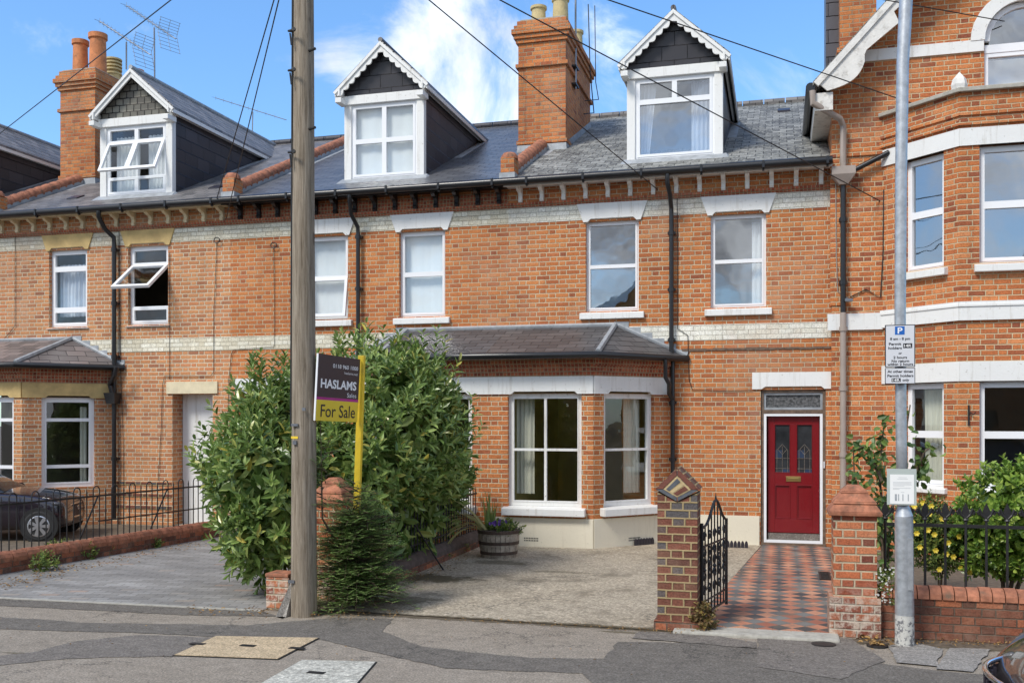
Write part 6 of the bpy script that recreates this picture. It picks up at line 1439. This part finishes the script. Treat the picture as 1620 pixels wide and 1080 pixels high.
# ---- cars
def loft(mb, secs, close=True):
    n = len(secs[0]); vs = [p for s in secs for p in s]; fs = []
    for j in range(len(secs)-1):
        for i in range(n-1): fs.append((j*n+i, j*n+i+1, (j+1)*n+i+1, (j+1)*n+i))
    if close: fs += [tuple(range(n)), tuple(range((len(secs)-1)*n, len(secs)*n))]
    mb.add(vs, fs)
def make_car(label, paint, pos, head, wheel_r=.30, sc=1.0, nose=1.0):
    t = thing('parked_car', (0, 0, 0), label, 'car')
    st = [(-2.02, .66, .38, .62, .72), (-1.95, .80, .26, .80, .92), (-1.5, .86, .20, .88, .98), (-.6, .87, .18, .88, .97), (.4, .87, .18, .87, .96), (.95, .87, .19, .84, .94), (1.45, .86, .20, .76, .86), (1.80, .80, .22, .68, .77), (1.98, .68, .26, .58, .68), (2.07, .50, .32, .48, .60)]
    m = MB(); secs = []
    for x, w_, zb, zs2, zt in st:
        half = [(0, zb), (w_*.86, zb), (w_*.97, zb+.07), (w_, (zb+zs2)/2), (w_*.985, zs2-.03), (w_*.93, zs2+.03), (w_*.70, zt-.015), (w_*.35, zt+.012), (0, zt+.02)]
        full = [(x, -y, z) for y, z in half]+[(x, y, z) for y, z in half[::-1][1:]]
        secs.append(full)
    loft(m, secs); body = m.build('body', paint, t, smooth='all'); ss = body.modifiers.new('sub', 'SUBSURF'); ss.levels = 2; ss.render_levels = 2
    g = MB(); cs = [(-1.88, .70, .93, .66, .97), (-1.55, .76, .93, .60, 1.34), (-1.0, .78, .93, .60, 1.42), (-.35, .78, .93, .58, 1.38), (.0, .77, .92, .58, 1.28), (.62, .74, .90, .70, .93)]
    secs = []
    for x, wb, zb, wt, zt in cs: secs.append([(x, -wb, zb), (x, -wt, zt), (x, -wt*.5, zt+.03), (x, 0, zt+.04), (x, wt*.5, zt+.03), (x, wt, zt), (x, wb, zb)])
    loft(g, secs, False); cab = g.build('windows', 'carglass', t, smooth='all'); cab.modifiers.new('sub', 'SUBSURF').render_levels = 2
    r = MB(); secs = []
    for x, wt, zt in ((-1.55, .61, 1.35), (-1.0, .61, 1.435), (-.35, .59, 1.395), (-.05, .58, 1.32)): secs.append([(x, -wt, zt-.01), (x, -wt*.5, zt+.035), (x, wt*.5, zt+.035), (x, wt, zt-.01)])
    loft(r, secs, False); r.build('roof', paint, t, smooth='all')
    wheels = []
    for wx_ in (1.28, -1.25):
        for s in (-1, 1):
            yo = s*.80; w_ = MB(); ar = MB()
            ar.cyl((wx_, yo-s*.02, wheel_r+.01), (wx_, yo+s*.072, wheel_r+.01), wheel_r+.055, n=28); ar.build('wheel_arch', 'dark', t)
            w_.cyl((wx_, yo-s*.1, wheel_r), (wx_, yo+s*.07, wheel_r), wheel_r, n=32); w_.cyl((wx_, yo+s*.07, wheel_r), (wx_, yo+s*.085, wheel_r), wheel_r, wheel_r*.9, n=32); wo = w_.build('wheel', 'tyre', t)
            rm = MB(); rr_ = wheel_r*.70
            ringn = 28; 
            vs = [];
            for rad, off in ((rr_, .088), (rr_*.9, .094), (rr_*.88, .07)):
                for k in range(ringn): a = 2*pi*k/ringn; vs.append((wx_+rad*cos(a), yo+s*off, wheel_r+rad*sin(a)))
            rm.add(vs, [(j*ringn+k, j*ringn+(k+1) % ringn, (j+1)*ringn+(k+1) % ringn, (j+1)*ringn+k) for j in range(2) for k in range(ringn)])
            for k in range(7):
                a = 2*pi*k/7; d = Vector((cos(a), 0, sin(a))); e = Vector((-sin(a), 0, cos(a))); c = Vector((wx_, yo+s*.086, wheel_r))
                rm.hexa([c+e*.02, c-e*.02, c-e*.02+Vector((0, s*.012, 0)), c+e*.02+Vector((0, s*.012, 0)), c+d*rr_*.95+e*.035, c+d*rr_*.95-e*.035, c+d*rr_*.95-e*.035+Vector((0, s*.008, 0)), c+d*rr_*.95+e*.035+Vector((0, s*.008, 0))])
            rm.cyl((wx_, yo+s*.09, wheel_r), (wx_, yo+s*.105, wheel_r), .035, n=12); rm.build('rim', 'rim', wo)
    for s in (-1, 1):
        h = MB(); h.add([(1.72, s*.70, .63), (1.95, s*.60, .56), (2.045, s*.42, .53), (2.06, s*.42, .60), (1.90, s*.62, .67), (1.62, s*.78, .73), (1.50, s*.845, .72), (1.62, s*.845, .64)], [(0, 1, 4, 5), (1, 2, 3, 4), (0, 5, 6, 7)]); 
        h2_ = MB(); h2_.tube([(1.50, s*.84, .71), (1.68, s*.785, .69), (1.82, s*.70, .655), (1.92, s*.59, .62)], [.02, .045, .05, .03], 10); h2_.build('headlight', 'lamp', t, smooth='all')
    gr = MB(); N2 = 16; hw2 = .50; nx = lambda y: 2.125-.26*(y/hw2)**2*(.6+.4*abs(y/hw2)); ogr = [(nx(-hw2+2*hw2*i/N2), -hw2+2*hw2*i/N2) for i in range(N2+1)]
    gr.tube([(x, y, .635+.02*(1-(y/hw2)**2)) for x, y in ogr], .013, 8); gr.tube([(x, y*.85, .40) for x, y in ogr], .012, 8)
    for s in (0, -1): gr.tube([(ogr[s][0], ogr[s][1], .635), (ogr[s][0]+.01, ogr[s][1]*.95, .5), (ogr[s][0], ogr[s][1]*.85, .40)], .012, 8)
    gr.build('grille_surround', 'chrome', t, smooth='all')
    gs = MB()
    for k in range(15): y = -.44+.88*k/14; x = nx(y); gs.hexa([(x-.03, y-.006, .41), (x-.03, y+.006, .41), (x+.006, y*.95+.006, .41), (x+.006, y*.95-.006, .41), (x-.03, y-.006, .63), (x-.03, y+.006, .63), (x+.006, y+.006, .63), (x+.006, y-.006, .63)])
    gs.add([(nx(-hw2+2*hw2*i/8)-.012, -hw2+2*hw2*i/8, z) for z in (.41, .635) for i in range(9)], [(i, i+1, 10+i, 9+i) for i in range(8)]); gs.build('grille', 'signdark', t)
    eb = MB(); 
    eb.tube([(2.14, .06*cos(a), .56+.042*sin(a)) for a in [2*pi*k/16 for k in range(17)]], .006, 6); eb.tube([(2.14, .024*cos(a), .56+.038*sin(a)) for a in [2*pi*k/12 for k in range(13)]], .005, 6); eb.build('badge', 'chrome', t)
    b_ = MB(); b_.box(2.0, 2.095, -.26, .26, .28, .37); b_.build('number_plate_area', 'ink', t)
    for s in (-1, 1):
        mm = MB(); mm.lathe((.35, s*.98, .93), [(.02, -.06), (.09, -.03), (.10, .02), (.05, .07)], 12); mm.build('door_mirror', paint, t, smooth='all')
        dd_ = MB(); dd_.tube([(.95, s*.872, .84), (.92, s*.884, .5), (.95, s*.878, .25)], .005, 4); dd_.tube([(-.15, s*.876, .86), (-.15, s*.886, .5), (-.15, s*.878, .22)], .005, 4); dd_.build('door_seam', 'ink', t)
    for o in bpy.data.objects:
        if nose < 1 and o.type == 'MESH' and (o.parent is t or (o.parent and o.parent.parent is t)):
            for v in o.data.vertices:
                if v.co.x > 1.62: v.co.x = 1.62+(v.co.x-1.62)*nose
    t.rotation_euler = (0, 0, head); t.location = pos; t.scale = (sc, sc, sc)
    return t
wxp, wyp = gnd(66, 856)
hd_a = radians(24); sc_ = .86; off = Vector((cos(hd_a)*1.28+sin(hd_a)*.85, sin(hd_a)*1.28-cos(hd_a)*.85, 0))*sc_
make_car('black hatchback parked behind the hoop railing at the left', 'carA', (wxp-off.x-.05, wyp-off.y, 0), hd_a, .285, sc_, .25)
make_car('grey-brown car whose bonnet and chrome grille enter the bottom right corner', 'carB', (3.44, -10.50, -.036), pi, .30, 1.15)

# ---- aerials
def yagi(name, label, mast0, mast1, b0, b1, n, el, refl=None, g='television aerials on the chimneys'):
    t = thing('television_aerial', mast0, label, 'aerial', g); MB().tube([mast0, mast1], .018, 6).build('mast', 'alu', t)
    m = MB(); b0 = Vector(b0); b1 = Vector(b1); m.tube([b0, b1], .012, 5); ax = (b1-b0).normalized(); side = ax.cross(Vector((0, 0, 1))).normalized(); upv = Vector((0, 0, 1))
    m.build('boom', 'alu', t); e = MB()
    for i in range(n): p = b0+(b1-b0)*(i/(n-1)*.85); e.tube([p-side*el*.5+upv*0, p+side*el*.5], .005, 4); e.tube([p-upv*el*.25, p+upv*el*.25], .004, 4)
    e.build('elements', 'alu', t)
    if refl:
        r = MB(); c = b0+(b1-b0)*.84
        for s in (-1, 1):
            for k in range(5): h_ = .05+.075*k; off_ = c+upv*(s*h_)+ax*(.12*k*.3); r.tube([off_-side*.26, off_+side*.26], .005, 4)
            for q in (-.24, 0, .24): r.tube([c+side*q, c+upv*(s*.36)+ax*.15+side*q], .005, 4)
        r.build('reflector', 'alu', t)
    return t
yagi('a', 'upper of two grid-backed television aerials above the left chimney', atD(245, 150, 22.8), atD(244, 44, 22.8), atD(200, 9, 23.6), atD(278, 62, 22.3), 12, .30, True)
yagi('a', 'lower of two grid-backed television aerials above the left chimney', atD(200, 110, 22.0), atD(200, 67, 22.0), atD(158, 34, 22.6), atD(238, 87, 21.6), 12, .28, True)
yagi('a', 'thin lone television aerial beyond the roofs left of the timber pole', atD(399, 215, 30), atD(400, 177, 30), atD(341, 155, 31), atD(453, 190, 28.5), 8, .25)
t = thing('chimney_mast', (atD(905, 100, 20).x, atD(905, 100, 20).y, 8), 'thin steel pole clamped to the side of the central chimney', 'mast')
MB().tube([(-3.86, 3.1, 8.45), (-3.86, 3.1, 10.6)], .02, 8).build('pole', 'alu', t); q = MB(); q.box(-3.92, -3.82, 2.95, 3.25, 8.5, 8.53); q.box(-3.92, -3.82, 2.95, 3.25, 8.85, 8.88); q.build('clamp', 'iron', t)
q = MB(); q.tube([(-3.84, 4.3, 10.6), (-3.80, 4.3, 9.2), (-3.70, 4.2, 8.3), (-3.85, 3.9, 8.2)], .012, 5); q.tube([(-3.72, 4.4, 10.6), (-3.70, 4.4, 9.0), (-3.62, 4.3, 8.6), (-3.85, 4.0, 8.5)], .010, 5)
tag(q.build('loose_cable', 'wires'), 'loose black cables hanging in a loop right of the central chimney', 'cable')
# distant chimney beyond the ridge
t = thing('distant_chimney', atD(407, 235, 30), 'small terracotta pots of a chimney beyond the left roofs', 'chimney')
c0 = atD(405, 245, 30); MB().box(c0.x-.5, c0.x+.6, c0.y-.3, c0.y+.3, 5, c0.z+.05).build('stack', 'brickCh', t)
for px, py, h_ in ((395, 222, .45), (417, 232, .35)): p = atD(px, py, 30); MB().lathe((p.x, p.y, c0.z+.05), [(.2, 0), (.19, h_*.5), (.22, h_*.52), (.2, h_*.9), (.23, h_)], 16).build('chimney_pot', 'terra', t, smooth=True)
# cables clipped to the walls (parts of the houses)
def wallcable(parent, pts, Y=-.02, r=.005, name='wall_cable', mat='wires'):
    MB().tube([Yp(a, b, Y) for a, b in pts], r, 5).build(name, mat, parent)
wallcable(ha, [(343, 383), (341, 440), (338, 500), (338, 588), (333, 595), (260, 595), (257, 610), (255, 680), (250, 760)])
wallcable(ha, [(24, 375), (24, 450), (24, 515), (12, 530), (2, 540)]); wallcable(ha, [(188, 345), (189, 450), (190, 560), (195, 700), (196, 800)])
wallcable(hb, [(433, 388), (434, 470), (434, 548), (370, 553), (366, 560), (362, 600), (360, 700)]); wallcable(ha, [(268, 400), (268, 600)], r=.005)
wallcable(hc, [(1071, 300), (1072, 400), (1072, 520), (1088, 530), (1090, 600), (1095, 616)], -.02, .006); wallcable(hc, [(1095, 616), (1140, 618), (1190, 617)], -.02, .005)
wallcable(hd, [(1398, 300), (1397, 400), (1393, 470), (1370, 458), (1345, 470)], YD-.02, .009)
wallcable(hd, [(1322, 262), (1323, 400), (1325, 460), (1340, 475)], YD-.03, .008, mat='taupe')
for px, py, P_ in ((343, 380, ha), (433, 388, hb)):
    p = Yp(px, py, -.05); MB().tube([p+Vector((.06*cos(a), 0, .05*sin(a))) for a in [2*pi*k/10 for k in range(11)]], .009, 5).build('cable_loop', 'wires', P_)
# roof vents
for px, py, P_ in ((116, 317, ha), (340, 300, ha), (1240, 178, hc)):
    d_ = None
    for k in range(200):
        d = 14+k*.08; p = atD(px, py, d)
        if p.z < zr(p.y): d_ = p; break
    if d_: q = MB(); slope_box(q, d_.x-.12, d_.x+.12, d_.y-.05, d_.y+.18, .0, .05); q.build('roof_vent', 'signdark', P_)
